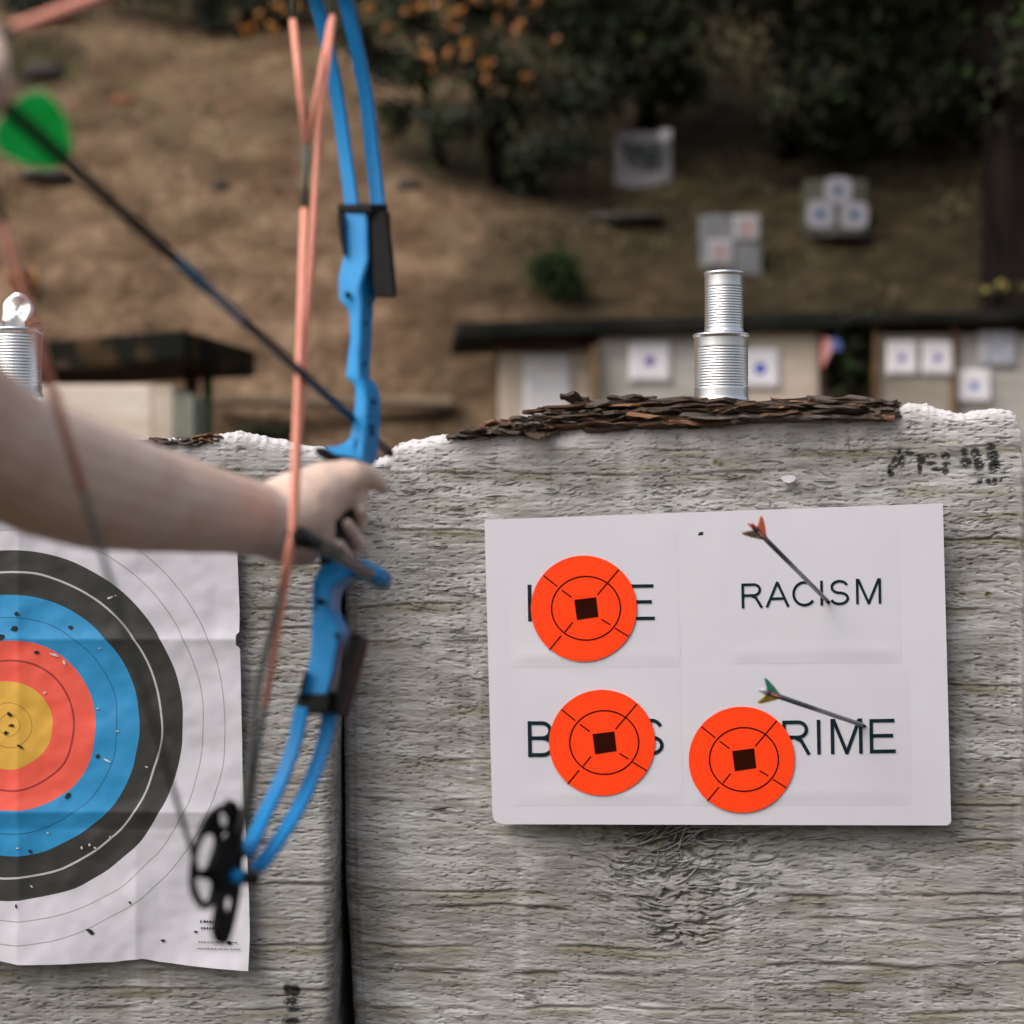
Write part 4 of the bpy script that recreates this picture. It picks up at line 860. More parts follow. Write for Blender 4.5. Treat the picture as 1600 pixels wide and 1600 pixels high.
chest = W3(-.56, .74, 1.18); rsh = W3(-.60, .56, 1.38); hd = W3(-.435, .77, 1.53)
relb = W3(-.62, .40, 1.50); rw = W3(-.40, .80, 1.455)
rarm = [(rsh, .056), (lerp(rsh, relb, .5), .05), (relb, .043), (lerp(relb, rw, .35), .045), (rw, .029)]
dk = .93
rhand = [(rw, .029), (P(-190, 130, .90), .036), (P(-120, 125, .92), .034)]
fi = [(P(-130, 85, .90), .012), (P(-60, 72, .93), .010), A(-22, 60, dk + .015, 22), A(-8, 85, dk - .005, 20), A(-14, 112, dk - .018, 22)]
fi1b = [A(-18, 52, dk + .01, 18), A(-14, 92, dk, 24), A(-6, 132, dk, 27), A(-12, 152, dk, 22)]
fm = [(P(-130, 170, .90), .012), (P(-70, 190, .93), .011), (P(-42, 196, .945), .010), (P(-50, 200, .925), .010), (P(-80, 200, .91), .010)]
fr_ = [(P(-130, 210, .90), .011), (P(-72, 228, .93), .0105), (P(-45, 232, .945), .0095), (P(-55, 234, .925), .0095), (P(-85, 232, .91), .0095)]
fl_ = [(P(-140, 240, .90), .010), (P(-95, 262, .92), .009), (P(-80, 268, .925), .008), (P(-95, 270, .91), .008)]
th_ = [(P(-170, 110, .90), .014), (P(-160, 160, .88), .012), (P(-130, 190, .875), .010)]
neck = [(W3(-.525, .74, 1.36), .055), (W3(-.49, .755, 1.44), .052), (hd - Vector((.03, .02, .03)), .06)]
head = [(hd, .082), (hd + Vector((-.02, -.02, .03)), .09), (hd + Vector((.015, .035, -.06)), .052), (hd + Vector((.025, .055, -.075)), .032)]
nose = [(hd + Vector((.045, .070, .01)), .012), (hd + Vector((.055, .090, -.022)), .012)]
ears = [[(hd + Vector((-.075, .035, -.005)), .012), (hd + Vector((-.080, .03, -.03)), .009)], [(hd + Vector((.06, -.04, -.005)), .012), (hd + Vector((.065, -.045, -.03)), .009)]]
torso = [(W3(-.555, .72, 1.33), .075), (W3(-.57, .72, 1.20), .10), (W3(-.585, .72, 1.02), .098), (W3(-.59, .72, .90), .11)]
shl = [(sh, .058), (W3(-.53, .75, 1.37), .065), (rsh, .058)]
hips = [(W3(-.50, .74, .90), .09), (W3(-.68, .70, .90), .09)]
leg1 = [(Vector((-.575, .86, .84)), .095), (Vector((-.55, .96, .46)), .06), (Vector((-.54, 1.0, .10)), .04), (Vector((-.50, 1.09, .045)), .035)]
leg2 = [(Vector((-.78, .80, .84)), .095), (Vector((-.82, .74, .46)), .06), (Vector((-.84, .68, .10)), .04), (Vector((-.74, .70, .045)), .035)]
tend1 = [A(255, 792, 1.292, 11), A(320, 801, 1.339, 12), A(380, 811, 1.386, 11), A(440, 819, 1.424, 9)]
tend2 = [A(300, 826, 1.322, 10), A(360, 836, 1.372, 10), A(430, 846, 1.420, 9)]
blob([arm, palm, palmfill, tend1, tend2, heel, heel2, far, far2, thumb, index_, middle, ring_, little, rarm, rhand, fi, fi1b, fm, fr_, fl_, th_, neck, head, nose, *ears, torso, shl, hips, leg1, leg2], .0032, 'body', M['skin'], body_root, 3)
def fat(ch, k): return [(p, r_ + k) for p, r_ in ch]
blob([fat(torso, .014), fat(shl, .014), fat([arm[0], (lerp(arm[0][0], arm[1][0], .5), .055)], .012), fat(rarm[:2], .012)], .009, 'shirt', M['shirt'], body_root, 8)
blob([fat(hips, .012), fat(leg1[:3], .014), fat(leg2[:3], .014)], .010, 'trousers', M['denim'], body_root, 8)
blob([[(Vector((-.54, 1.0, .05)), .045), (Vector((-.50, 1.10, .04)), .042)]], .008, 'shoe', M['shoe'], body_root)
blob([[(Vector((-.84, .68, .05)), .045), (Vector((-.73, .70, .04)), .042)]], .008, 'shoe', M['shoe'], body_root)
blob([[(hd + Vector((-.035, -.035, .045)), .092), (hd + Vector((-.055, -.055, -.01)), .085), (hd + Vector((-.07, -.075, -.09)), .05), (hd + Vector((-.08, -.085, -.2)), .03)], [(hd + Vector((0, .01, .075)), .055), (hd + Vector((-.03, -.03, .06)), .08)]], .008, 'hair', M['hair'], body_root)
for s in (-1, 1):
    ec = hd + Vector((.036 + s * .024, .066 - s * .016, .008)); bm = bmesh.new(); bmesh.ops.create_uvsphere(bm, u_segments=12, v_segments=8, radius=.011); bmesh.ops.translate(bm, vec=ec, verts=bm.verts[:]); ey = bmobj('eye', bm, M['eye'], body_root, True)

KD = 1.0

# ------------------------------------------------------------ far shelters, target bales and papers
def boxpx(name, x0, y0, x1, y1, d, depth, m, parent=None, bev=.01, zbot=None):
    a = P(x0, y1, d); b_ = P(x1, y0, d); z0 = a.z if zbot is None else zbot
    return box(name, Vector(((a.x + b_.x) / 2, d + depth / 2, (z0 + b_.z) / 2)), (b_.x - a.x, depth, b_.z - z0), m, parent, None, bev)
def thingbox(name, label, cat, x0, y0, x1, y1, d, depth, m, group, bev=.03):
    o_ = boxpx(name, x0, y0, x1, y1, d, depth, m, None, bev, 0.0); tag(o_, label, cat, group); return o_
def gz(x, y): return float(hill_z(np.array([x]), np.array([y]))[0])
GB = 'target bales under the far shelters'
s_mid = empty('target_shelter', (P(1010, 800, 13).x, 13, 0), 'long low shelter with flat dark roof behind the tin cans', 'shelter', 'range shelters')
def slab(name, c, th, m, parent):   # c = 4 corners (x,y,ztop)
    V = [Vector(p) for p in c] + [Vector(p) - Vector((0, 0, th)) for p in c]
    o_ = pydata(name, V, [(0, 1, 2, 3), (7, 6, 5, 4), (0, 4, 5, 1), (1, 5, 6, 2), (2, 6, 7, 3), (3, 7, 4, 0)], m, parent); b_ = o_.modifiers.new('bevel', 'BEVEL'); b_.width = .015; return o_
pL, pR = P(713, 504, 12.8), P(1314, 487, 12.78)
slab('roof', [(pL.x, 12.8, pL.z), (pR.x, 12.78, pR.z), (pR.x + .1, 14.2, pR.z + .02), (pL.x - .1, 14.4, pL.z + .02)], .12, M['dark_roof'], s_mid)
boxpx('beam', 775, 522, 1290, 541, 13.0, .12, M['maroon_wood'], s_mid, .01)
boxpx('post', 924, 540, 936, 800, 12.82, .12, M['brown_wood'], s_mid, .01, 0)
boxpx('post', 771, 540, 779, 800, 13.3, .1, M['brown_wood'], s_mid, .01, 0); boxpx('post', 1282, 515, 1290, 800, 12.9, .1, M['maroon_wood'], s_mid, .01, 0)
thingbox('target_bale', 'tan layered bale left of the brown post carrying the tall paper', 'target bale', 779, 549, 924, 700, 13.2, .5, M['bale_tan'], GB)
thingbox('target_bale', 'grey layered bale just right of the brown post, under the purple dot paper', 'target bale', 937, 521, 1163, 700, 12.95, .5, M['bale_grey'], GB)
thingbox('target_bale', 'tan layered bale partly hidden by the stacked cans, under the large blue dot paper', 'target bale', 1166, 517, 1280, 700, 12.95, .5, M['bale_tan'], GB)
s_r = empty('target_shelter', (P(1500, 800, 13).x, 13, 0), 'low shelter with dark roof running out of the right edge, beyond the bush', 'shelter', 'range shelters')
pL, pR = P(1334, 489, 12.8), P(1720, 482, 12.78)
slab('roof', [(pL.x, 12.8, pL.z), (pR.x, 12.78, pR.z), (pR.x, 14.2, pR.z + .02), (pL.x - .1, 14.4, pL.z + .02)], .09, M['dark_roof'], s_r)
boxpx('beam', 1372, 507, 1700, 519, 13.0, .1, M['maroon_wood'], s_r); boxpx('post', 1366, 510, 1373, 800, 12.9, .1, M['brown_wood'], s_r, .01, 0); boxpx('post', 1489, 510, 1496, 800, 12.9, .1, M['brown_wood'], s_r, .01, 0)
thingbox('target_bale', 'brownish bale carrying two dotted papers side by side', 'target bale', 1374, 521, 1488, 700, 12.95, .5, M['bale_dim'], GB)
thingbox('target_bale', 'dull grey bale at the right edge carrying the five spot paper', 'target bale', 1497, 521, 1660, 700, 13.0, .5, M['bale_grey'], GB)
#thingbox('wood_cap', 'orange brown wooden strip on top of the two paper bale', 'plank', 1376, 516, 1487, 528, 12.93, .5, M['brown_wood'], None) if False else None
# left shelter (corner towards the camera)
s_l = empty('target_shelter', (-2.6, 10.6, 0), 'small shelter with mossy dark roof and green pole left of the bow', 'shelter', 'range shelters')
zt = 2.24
def at_z(px, z, sgn=1): return px
C0 = Vector((P(290, 0, 9.5).x, 9.5, zt)); C1 = Vector((P(400, 0, 10.73).x, 10.73, zt)); Cl = Vector((P(75, 0, 10.09).x, 10.09, zt)); C2 = C0 + (Cl - C0) * 2.1
slab('roof', [C0, C1, C1 + (C2 - C0), C2], .17, M['moss_roof'], s_l)
boxpx('beam', 85, 566, 300, 574, 10.0, .1, M['maroon_wood'], s_l)
boxpx('post', 288, 560, 305, 800, 10.25, .12, M['maroon_wood'], s_l, .01, 0); tube('pole', [P(325, 560, 10.35), Vector((P(322, 700, 10.35).x, 10.35, 0))], .032, M['green_pole'], s_l, 12)
thingbox('target_bale', 'pale bale beneath the mossy roofed shelter behind the archer\'s arm', 'target bale', 40, 600, 238, 720, 9.75, .5, M['bale_pale'], GB)
thingbox('target_bale', 'narrow tan bale end beside the grey crate near the green pole', 'target bale', 239, 602, 271, 720, 9.73, .5, M['bale_tan'], GB, .015)
thingbox('storage_crate', 'grey green upright crate between the tan bale end and the green pole', 'crate', 273, 616, 303, 720, 9.7, .4, M['greybox'], None, .012)
# papers
def paper(x0, y0, x1, y1, d, m, label, group, curl=.01, cols=8):
    V = []; uv = []; 
    for j in range(cols):
        for i in range(cols):
            u = i / (cols - 1); v = j / (cols - 1); p = P(x0 + u * (x1 - x0), y0 + v * (y1 - y0), d - .003 - curl * (u - .5) ** 2 * 4 * v); V.append(p); uv.append(((u - .5) * 2, (v - .5) * 2 * (y1 - y0) / (x1 - x0)))
    Fc = [(j * cols + i, (j + 1) * cols + i, (j + 1) * cols + i + 1, j * cols + i + 1) for j in range(cols - 1) for i in range(cols - 1)]
    me = bpy.data.meshes.new('paper_target'); me.from_pydata([tuple(v) for v in V], [], Fc); me.update(); l = me.uv_layers.new(name='UVMap')
    for lp in me.loops: l.data[lp.index].uv = uv[lp.vertex_index]
    o_ = link('paper_target', me, m, None, True); tag(o_, label, 'paper target', group); o_.modifiers.new('thick', 'SOLIDIFY').thickness = .002; return o_
WP = (.78, .75, .79)
mp_ = dot_mat('paper_purple', WP, [(0, (.12, .07, .35)), (.20, (.2, .14, .42)), (.26, WP)]); mb_ = dot_mat('paper_blue', WP, [(0, (.01, .05, .45)), (.27, (.1, .15, .5)), (.31, WP)])
ms_ = dot_mat('paper_small_dot', WP, [(0, (.06, .05, .35)), (.18, (.25, .22, .45)), (.26, WP)]); mt_ = dot_mat('paper_teal_dot', WP, [(0, (.01, .10, .40)), (.20, (.12, .25, .48)), (.26, WP)])
mpl = mat('paper_printed', (.66, .66, .70), (.78, .75, .78), 14, .8); GP = 'paper targets on the far bales'
paper(818, 553, 893, 668, 13.18, mpl, 'tall pale paper on the tan bale left of the brown post', GP)
paper(983, 532, 1048, 597, 12.93, mp_, 'square white paper with a purple dot left of the stacked cans', GP)
paper(1158, 545, 1218, 607, 12.93, mb_, 'square white paper with a large blue dot just right of the cans', GP)
paper(1385, 533, 1434, 586, 12.93, ms_, 'left one of two small dotted papers beside each other on the brownish bale', GP)
paper(1441, 533, 1490, 586, 12.93, ms_, 'right one of two small dotted papers beside each other on the brownish bale', GP)
paper(1497, 577, 1549, 629, 12.96, mt_, 'white paper with bright blue dot placed lowest near the right edge', GP)
m5, t5, b5 = newmat('paper_five_spots'); L5 = t5.links.new; uv5 = N(t5, 'ShaderNodeUVMap'); prev = None
for (ux, uy) in ((0, 0), (-.5, -.5), (.5, -.5), (-.5, .5), (.5, .5)):
    sb = N(t5, 'ShaderNodeVectorMath', operation='DISTANCE'); L5(uv5.outputs[0], sb.inputs[0]); sb.inputs[1].default_value = (ux, uy, 0)
    if prev is None: prev = sb.outputs['Value']
    else: mn = N(t5, 'ShaderNodeMath', operation='MINIMUM'); L5(prev, mn.inputs[0]); L5(sb.outputs['Value'], mn.inputs[1]); prev = mn.outputs[0]
rp5 = N(t5, 'ShaderNodeValToRGB'); rp5.color_ramp.interpolation = 'CONSTANT'; e5 = rp5.color_ramp.elements; e5[0].color = (.22, .25, .38, 1); e5[1].position = .10; e5[1].color = (.52, .52, .58, 1)
for p_, c_ in ((.22, (.24, .27, .38, 1)), (.27, (.55, .55, .6, 1)), (.37, (.30, .33, .42, 1)), (.40, (.54, .54, .59, 1))): e_ = e5.new(p_); e_.color = c_
L5(prev, rp5.inputs[0]); L5(rp5.outputs[0], b5.inputs['Base Color'])
paper(1530, 516, 1587, 572, 12.97, m5, 'pale paper printed with five small spots on the grey bale at the right edge', GP)
# flag between the shelters
fe = empty('small_flag', P(1290, 525, 12.85), 'small drooping red white and blue flag beside the bush between two shelters', 'flag')
for k, m_ in enumerate((M['cloth_red'], M['cloth_white'], M['cloth_red'], M['cloth_white'], M['cloth_red'])):
    x0 = 1283 + k * 3.2; V = [P(x0 + 4, 527 + k, 12.84), P(x0 + 8, 528 + k, 12.82), P(x0 + 5 - k * .2, 572 - k * 6, 12.8), P(x0 + 0 - k * .2, 573 - k * 6, 12.82)]
    o_ = pydata('stripe', V, [(0, 1, 2, 3)], m_, fe); o_.modifiers.new('t', 'SOLIDIFY').thickness = .004
o_ = pydata('canton', [P(1298, 527, 12.80), P(1313, 532, 12.80), P(1316, 548, 12.78), P(1300, 546, 12.78)], [(0, 1, 2, 3)], M['cloth_blue'], fe); o_.modifiers.new('t', 'SOLIDIFY').thickness = .004
tube('stick', [P(1284, 520, 12.86), P(1284, 590, 12.86)], .008, M['maroon_wood'], fe, 8)

# target boards standing on the hillside
def hillboard(x0, y0, x1, y1, m, label, rot=0):
    p, d = on_hill((x0 + x1) / 2, y1 - 2); d -= .15; a = P(x0, y1, d); b_ = P(x1, y0, d)
    o_ = box('target_butt', Vector(((a.x + b_.x) / 2, d + .14, (a.z + b_.z) / 2 - .06)), (b_.x - a.x, .28, b_.z - a.z + .12), m, None, None, .07); tag(o_, label, 'target butt', 'target butts on the hillside')
    return d
d1 = hillboard(960, 204, 1050, 287, mat('butt_white', (.20, .19, .20), (.30, .285, .30), 3, .9, spec=.1), 'pale butt with rounded lower corners and dark worn face high on the hillside')
wc = pydata('worn_patch', [P(a_, b_, d1 - .02) for a_, b_ in ((968, 221), (985, 222), (1012, 224), (1024, 219), (1040, 232), (1041, 252), (1034, 264), (1010, 268), (990, 262), (976, 250))], [list(range(10))[::-1]], mat('worn_dark', (.02, .028, .028), (.15, .15, .145), 5, .9), None); tag(wc, 'dark worn paper on the pale rounded butt high on the hillside', 'paper target', 'papers on the hillside butts')
o_ = mark('white_scrap', 1040, 210, 12, 11, M['torn'], None, seed=2, fn=lambda a, b_, o_: P(a, b_, d1 - .02 - o_ * 4)); tag(o_, 'small white paper scrap at the top corner of the pale rounded butt', 'paper scrap')
d2 = hillboard(1095, 334, 1191, 417, mat('butt_grey', (.15, .155, .17), (.22, .225, .235), 3, .9, spec=.1), 'grey butt with two pink printed papers directly above the stacked cans')
mpk = dot_mat('paper_pink', WP, [(0, (.38, .13, .14)), (.25, (.34, .28, .30)), (.42, (.34, .19, .20)), (.52, (.30, .29, .31))])
GH = 'papers on the hillside butts'
paper(1146, 336, 1188, 377, d2 - .012, mpk, 'pink printed paper at the upper right of the grey butt above the cans', GH); paper(1106, 374, 1147, 415, d2 - .012, mpk, 'pink printed paper at the lower left of the grey butt above the cans', GH)
d3 = hillboard(1259, 279, 1356, 357, mat('butt_olive', (.06, .065, .05), (.12, .125, .10), 3, .9, spec=.1), 'dull olive grey butt carrying three round papers on the dark hillside')
rw_ = (.30, .29, .33)
mr3 = dot_mat('paper_round', rw_, [(0, (.01, .07, .16)), (.28, (.10, .14, .2)), (.36, rw_)])
for (x, y, w_) in ((1310, 298, 'topmost of three pale blue centred papers on the olive butt'), (1282, 335, 'lower left of three pale blue centred papers on the olive butt'), (1335, 336, 'lower right of three pale blue centred papers on the olive butt')):
    n_ = 24; V = [P(x, y, d3 - .02)]; uvs = [(0, 0)]
    for k in range(n_):
        a = 2 * math.pi * k / n_; q = 20.5 / max(abs(math.cos(a)), abs(math.sin(a))) * .55 + 20.5 * .5; V.append(P(x + q * math.cos(a), y + q * math.sin(a), d3 - .02)); uvs.append((math.cos(a), math.sin(a)))
    me = bpy.data.meshes.new('paper_target'); me.from_pydata([tuple(v) for v in V], [], [(0, 1 + k, 1 + (k + 1) % n_) for k in range(n_)]); l = me.uv_layers.new(name='UVMap')
    for lp in me.loops: l.data[lp.index].uv = uvs[lp.vertex_index]
    o_ = link('paper_target', me, mr3); o_.modifiers.new('t', 'SOLIDIFY').thickness = .004; tag(o_, w_, 'paper target', GH)

# log ledge on the hillside
pa, da = on_hill(520, 640)
bm = bmesh.new(); add_box(bm, Vector((P(522, 627, da - .4).x, da - .4, P(522, 627, da - .4).z)), ((706 - 338) / F * da, .30, .10), Matrix.Rotation(R(.6), 3, 'Y')); bmesh.ops.bevel(bm, geom=bm.edges[:], offset=.03, segments=2, affect='EDGES')
tag(bmobj('timber_beam', bm, M['timber']), 'long weathered timber lying across the foot of the dirt slope', 'timber')
# rocks
def rock(px, py, w_, h_, m, label):
    p, d = on_hill(px, py); bm = bmesh.new(); bmesh.ops.create_icosphere(bm, subdivisions=3, radius=1)
    for v in bm.verts:
        n_ = float(fbm(np.array(v.co.x * 1.3 + px), np.array(v.co.y * 1.3 + v.co.z * 1.7 + py), 2, 3)); v.co *= (.7 + .6 * n_); v.co = Vector((v.co.x * w_ / F * d / 2, v.co.y * w_ / F * d / 3, v.co.z * h_ / F * d / 2))
    bmesh.ops.translate(bm, vec=p + Vector((0, -.05, 0)), verts=bm.verts[:]); tag(bmobj('rock', bm, m, None, True), label, 'rock', 'rocks on the dirt slope')
rock(197, 160, 46, 20, M['rock_red'], 'small reddish rock on the slope right of the green vane'); rock(75, 278, 84, 34, M['rock_dark'], 'dark flat rock beneath the green vanes'); rock(345, 293, 26, 22, M['rock_dark'], 'small dark stone left of the coral strings')
rock(978, 345, 120, 22, M['rock_dark'], 'shadowed ledge beneath the pale rounded butt, added as a long dark form'); rock(70, 118, 70, 30, M['rock_dark'], 'dark boulder above the green vanes near the top left corner'); rock(640, 292, 40, 18, M['rock_dark'], 'small dark stone right of the upper bow limbs')  # the long low dark form stands in for a ledge's shadow
rock(1310, 372, 110, 16, M['rock_dark'], 'flat dark rock under the olive butt'); 

# ------------------------------------------------------------ vegetation
def leaves(name, clumps, n_, size, mats, parent, seed=0, weights=None, droop=.3):
    """n_ leaf-sized faces spread through ellipsoid clumps; clumps = (centre, (rx,ry,rz))"""
    r = np.random.default_rng(seed); cl = r.integers(0, len(clumps), n_)
    c = np.array([list(clumps[i][0]) for i in range(len(clumps))])[cl]; rad = np.array([clumps[i][1] for i in range(len(clumps))])[cl]
    v = r.normal(size=(n_, 3)); v /= np.linalg.norm(v, axis=1)[:, None]; q = np.abs(r.normal(size=n_)) * .62
    p = c + v * rad * q[:, None]
    a = r.normal(size=(n_, 3)); a /= np.linalg.norm(a, axis=1)[:, None]; b_ = r.normal(size=(n_, 3)); b_ -= a * (a * b_).sum(1)[:, None]; b_ /= np.linalg.norm(b_, axis=1)[:, None]
    s = size * r.uniform(.6, 1.4, n_)[:, None]; a = a * s; b_ = b_ * s * .55; nn = np.cross(a, b_); nn = nn / np.linalg.norm(nn, axis=1)[:, None] * s * .15
    V = np.stack([p - a, p - b_ + nn, p + a, p + b_ + nn], 1).reshape(-1, 3); Fq = np.arange(n_ * 4).reshape(-1, 4)
    me = np_mesh(name, V, Fq)
    for m_ in mats: me.materials.append(m_)
    if len(mats) > 1:
        w = weights or [1 / len(mats)] * len(mats); me.polygons.foreach_set('material_index', r.choice(len(mats), n_, p=w).astype(np.int32))
    o_ = bpy.data.objects.new(name, me); COL.objects.link(o_); o_.parent = parent; o_.matrix_parent_inverse = Matrix.Translation(-parent.location); return o_
def clumpset(c, r, n_, cr, seed):
    g_ = random.Random(seed); out = []
    for k in range(n_):
        v = Vector((g_.gauss(0, 1), g_.gauss(0, 1), g_.gauss(0, 1))).normalized() * g_.random() ** .5
        s = cr * g_.uniform(.6, 1.3); out.append((Vector(c) + Vector((v.x * r[0], v.y * r[1], v.z * r[2])), (s, s, s * .7)))
    return out
def tree(base, trunk_pts, tr, clumps, n_, size, mats, w, label, seed, extra=None):
    t = empty('tree', base, label, 'tree', 'trees on the hillside'); k = len(trunk_pts)
    bm = bmesh.new(); add_tube(bm, trunk_pts, [tr * (1 - .6 * i / (k - 1)) for i in range(k)], 12)
    g_ = random.Random(seed)
    for c, r_ in clumps[::2]:                              # limbs run from the trunk into the clumps
        s = Vector(trunk_pts[g_.randrange(k // 2, k)]); mid = lerp(s, c, .5) + Vector((g_.uniform(-.2, .2), g_.uniform(-.2, .2), .15)); add_tube(bm, [s, mid, c], [tr * .35, tr * .2, tr * .07], 6)
    bmobj('trunk', bm, M['trunk'], t, True); leaves('crown', clumps, n_, size, mats, t, seed, w)
    if extra: leaves('autumn_leaves', *extra, t, seed + 1)
    return t
def hp(px, py): return on_hill(px, py)[0]
# orange-leaved tree in the middle
b0 = hp(785, 290); dT = b0.y - .3
cl = [(P(x, y, dT + random.uniform(-.8, .5)), (r_ * dT / F, r_ * dT / F, r_ * dT / F * .7)) for (x, y, r_) in [(560, -30, 80), (640, 20, 70), (700, 80, 55), (760, 20, 80), (850, 30, 75), (820, 120, 60), (880, 160, 45), (650, 110, 45), (900, 60, 70), (720, -60, 110), (560, 60, 50), (960, 50, 70), (830, -80, 110), (830, 250, 42), (700, 190, 60), (790, 180, 60), (880, 230, 60), (620, 180, 50), (930, 150, 70), (760, 100, 60), (600, 100, 45)]]
oc = [(P(x, y, dT - 1.0), (s * dT / F, .15, s * dT / F)) for (x, y, s) in [(582, 18, 12), (604, 44, 9), (636, 18, 13), (652, 12, 10), (662, 85, 12), (672, 92, 10), (690, 10, 12), (716, 18, 12), (706, 42, 13), (735, 68, 10), (730, 78, 14), (762, 100, 10), (777, 32, 12), (796, 5, 12), (805, 50, 12), (815, 38, 9), (867, 68, 11), (826, 122, 10), (759, 127, 8), (780, 2, 12), (745, -4, 14), (700, 85, 8), (840, 0, 12)]]
t1 = tree(b0, [b0 - Vector((0, 0, .2)), P(765, 210, dT), P(748, 140, dT), P(735, 60, dT), P(730, -40, dT)], .11, cl, 17000, .055, [M['leaf_teal'], M['leaf_dark'], M['leaf_green']], [.26, .60, .14], 'small tree with orange autumn leaves above the dirt slope', 3, (oc, 330, .042, [M['leaf_orange'], M['leaf_pink']]))
bm = bmesh.new(); add_tube(bm, [hp(688, 262), P(676, 200, dT), P(660, 120, dT), P(640, 40, dT)], [.10, .07, .05, .03], 10); bmobj('trunk', bm, M['trunk'], t1, True)
bm = bmesh.new(); add_tube(bm, [hp(800, 300), P(790, 230, dT + .2), P(800, 120, dT + .2)], [.10, .08, .05], 10); bmobj('trunk', bm, M['trunk'], t1, True)
b0 = hp(445, 150); dT = hp(445, 60).y
oc = [(P(x, y, dT - .5), (s * dT / F, .15, s * dT / F)) for (x, y, s) in [(432, 10, 11), (444, 14, 12), (465, 8, 10), (428, 42, 9), (385, 50, 9), (405, 20, 6), (395, 40, 5), (442, 84, 8), (500, 20, 8)]]
cl = [(P(x, y, dT + .3), (r_ * dT / F, r_ * dT / F, r_ * dT / F * .7)) for (x, y, r_) in [(330, -10, 60), (400, 0, 60), (470, -5, 60), (260, -20, 60), (180, -25, 60), (330, 25, 28), (430, 30, 25)]]
tree(hp(380, 70), [hp(380, 60), P(385, 10, dT + .4), P(380, -120, dT + .4)], .12, cl, 5000, .055, [M['leaf_dark'], M['leaf_teal']], [.7, .3], 'dark tree with a few orange leaves left of the bow limbs', 5, (oc, 110, .045, [M['leaf_orange'], M['leaf_orange']]))
# dark evergreens upper right
specs = [((1010, 230), [(960, 20, 90), (1030, 60, 90), (1080, -20, 80), (980, 110, 60), (1050, 130, 50), (1000, -60, 120), (930, 130, 50)], 'dark evergreen tree right of the orange leaved tree'),
         ((1230, 240), [(1170, -30, 90), (1275, 60, 90), (1300, 120, 90), (1270, 150, 60), (1320, 20, 110), (1290, 190, 60), (1180, -60, 130), (1330, 215, 55)], 'dark evergreen tree hanging above the olive butt'),
         ((1450, 210), [(1400, 40, 120), (1460, 100, 100), (1500, 20, 120), (1420, 150, 80), (1540, 120, 90), (1480, 180, 60), (1440, -60, 140), (1590, 60, 110), (1600, 180, 80), (1380, 130, 60)], 'dark evergreen tree filling the upper right corner')]
for i, (bp_, cs, lb) in enumerate(specs):
    b0 = hp(*bp_); dT = b0.y - .4
    cl = [(P(x, y, dT + random.uniform(-1.0, 1.0)), (r_ * dT / F, r_ * dT / F, r_ * dT / F * .75)) for (x, y, r_) in cs]
    tree(b0, [b0 - Vector((0, 0, .2)), P(bp_[0], bp_[1] - 120, dT), P(bp_[0] + 10, -200, dT)], .17, cl, 12000, .075, [M['leaf_dark'], M['leaf_teal'], M['leaf_green']], [.80, .06, .14], lb, 20 + i)
# big dark trunk at the right edge, nearer
bx = P(1582, 800, 15.2).x; t = empty('tree', (bx, 15.2, gz(bx, 15.2)), 'thick dark tree trunk standing at the right edge', 'tree', 'trees on the hillside')
bm = bmesh.new(); add_tube(bm, [Vector((bx + .1, 15.2, gz(bx, 15.2) - .3)), P(1588, 430, 15.2), P(1580, 300, 15.2), P(1588, 160, 15.2), P(1570, 0, 15.2), P(1560, -200, 15.2)], [.40, .31, .28, .26, .24, .2], 16)
for a_, b__ in (((1576, 200), (1500, 60)), ((1580, 120), (1650, 0)), ((1580, 260), (1640, 180))): add_tube(bm, [P(*a_, 15.2), lerp(P(*a_, 15.2), P(*b__, 14.6), .5) + Vector((0, 0, .05)), P(*b__, 14.4)], [.09, .06, .03], 8)
bmobj('trunk', bm, M['trunk'], t, True)
cl = [(P(x, y, 15 + random.uniform(-1, 1)), (r_ * 15 / F, r_ * 15 / F, r_ * 15 / F * .7)) for (x, y, r_) in [(1530, -80, 120), (1620, -60, 130), (1660, 90, 110), (1450, -120, 130), (1585, 30, 70), (1380, -160, 130), (1700, 250, 90), (1250, -170, 120), (1130, -180, 110)]]
leaves('crown', cl, 16000, .06, [M['leaf_dark'], M['leaf_green']], t, 41, [.8, .2])
# overhanging off-frame canopy of the tall trees behind (shades the right-hand slope)
for i, (x, y, z) in enumerate([(1.5, 20, 9.6), (5.5, 19, 9.2), (9, 21, 10)]):
    zb = gz(x + 1, y + 6); t = empty('tree', (x + 1, y + 6, zb), ['tall tree beyond the top edge above the cans', 'tall tree beyond the top edge above the olive butt', 'tall tree beyond the top edge near the right corner'][i], 'tree', 'trees on the hillside')
    bm = bmesh.new(); add_tube(bm, [Vector((x + 1, y + 6, zb - .3)), Vector((x + .6, y + 4, z - .5)), Vector((x, y, z))], [.3, .2, .1], 10); bmobj('trunk', bm, M['trunk'], t, True)
    leaves('crown', clumpset((x, y, z), (2.6, 3.6, .9), 22, .9, 60 + i), 9000, .16, [M['leaf_dark'], M['leaf_green']], t, 60 + i, [.7, .3])
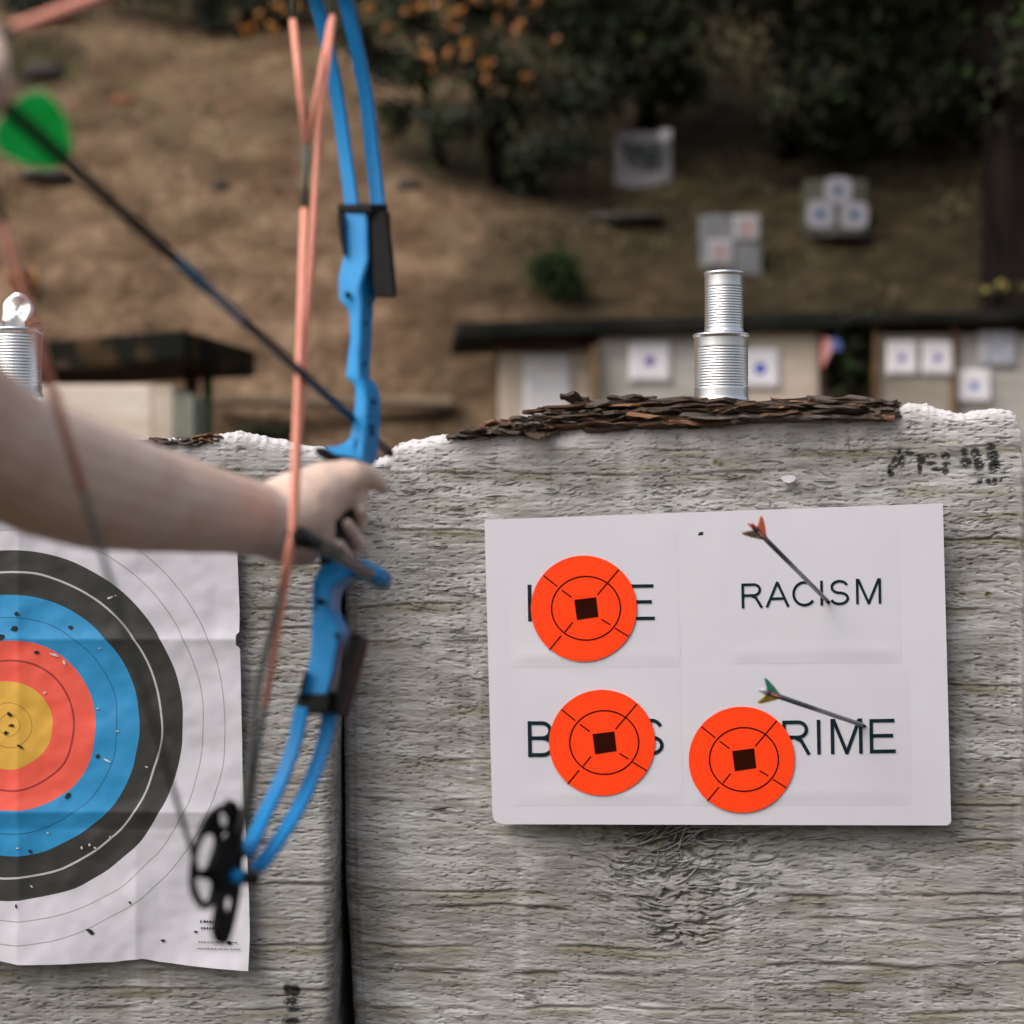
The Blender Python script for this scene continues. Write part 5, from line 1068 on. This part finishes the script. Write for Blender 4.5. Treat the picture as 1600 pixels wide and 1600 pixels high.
# shrubs
def shrub(px, py, w_, h_, n_, mats, wts, label, size=.045, d=None, seed=0, lift=0):
    p = hp(px, py + h_ * .4) if d is None else Vector((P(px, py, d).x, d, gz(P(px, py, d).x, d))); dd_ = p.y - .1; t = empty('shrub', p, label, 'shrub', 'shrubs at the range')
    cl = [(P(px + random.uniform(-.3, .3) * w_, py + random.uniform(-.3, .3) * h_, dd_ + random.uniform(-.15, .15)), (w_ * .28 * dd_ / F, .25, h_ * .28 * dd_ / F)) for _ in range(9)]
    bm = bmesh.new()
    for c, _ in cl: add_tube(bm, [p - Vector((0, 0, .05)), lerp(p, c, .6), c], [.02, .014, .006], 6)
    bmobj('stem', bm, M['trunk'], t, True); leaves('foliage', cl, n_, size, mats, t, seed + 80, wts)
shrub(876, 428, 108, 88, 2600, [M['leaf_green'], M['leaf_dark']], [.75, .25], 'low green shrub on the slope left of the stacked cans', seed=1, size=.035)
shrub(818, 275, 70, 70, 1300, [M['leaf_teal'], M['leaf_dark']], [.5, .5], 'blue green shrub at the foot of the orange leaved tree', seed=2)
shrub(1330, 575, 84, 150, 3200, [M['leaf_green'], M['leaf_dark']], [.35, .65], 'dark green bush filling the gap between two shelters', d=13.4, seed=3)
shrub(110, 590, 50, 26, 500, [M['leaf_green']], [1], 'green weeds glimpsed beneath the mossy shelter roof', d=11.6, seed=4)
shrub(60, 12, 150, 60, 2200, [M['leaf_teal'], M['leaf_dark']], [.45, .55], 'grey green shrub at the top left corner', seed=5)
shrub(30, 440, 50, 36, 500, [M['leaf_orange'], M['leaf_dark']], [.5, .5], 'small reddish shrub above the opened tin can', seed=6)
shrub(1565, 452, 70, 16, 160, [M['leaf_yellow'], M['leaf_dark']], [.3, .7], 'yellowish low shrub beside the thick trunk', seed=7, d=14.4)
shrub(410, 672, 120, 16, 300, [M['leaf_dark'], M['leaf_green']], [.6, .4], 'low dark weeds growing under the weathered timber', seed=8)
# grass and litter nobody could count
n_ = 26000; r = np.random.default_rng(9); gx = r.uniform(-9, 9, n_); gy = r.uniform(14.5, 33, n_); keep = fbm(gx / 1.4 + 30, gy / 1.4 + 30, 2, 3) + .03 * (gy - 20) > .56
gx, gy = gx[keep], gy[keep]; zz_ = hill_z(gx, gy); n_ = len(gx); a = r.uniform(0, 6.28, n_); s = r.uniform(.03, .09, n_)
Vg = np.stack([np.stack([gx - np.cos(a) * s * .3, gy - np.sin(a) * s * .3, zz_ - .01], -1), np.stack([gx + np.cos(a) * s * .3, gy + np.sin(a) * s * .3, zz_ - .01], -1), np.stack([gx + r.normal(0, .02, n_), gy + r.normal(0, .02, n_), zz_ + s * 1.1], -1)], 1).reshape(-1, 3)
me = np_mesh('dry_grass', Vg, np.arange(n_ * 3).reshape(-1, 3)); o_ = link('dry_grass', me, mat('dry_grass', (.08, .065, .03), (.20, .16, .09), .8, .9)); tag(o_, 'short dry grass scattered over the dirt slope', 'grass', kind='stuff')
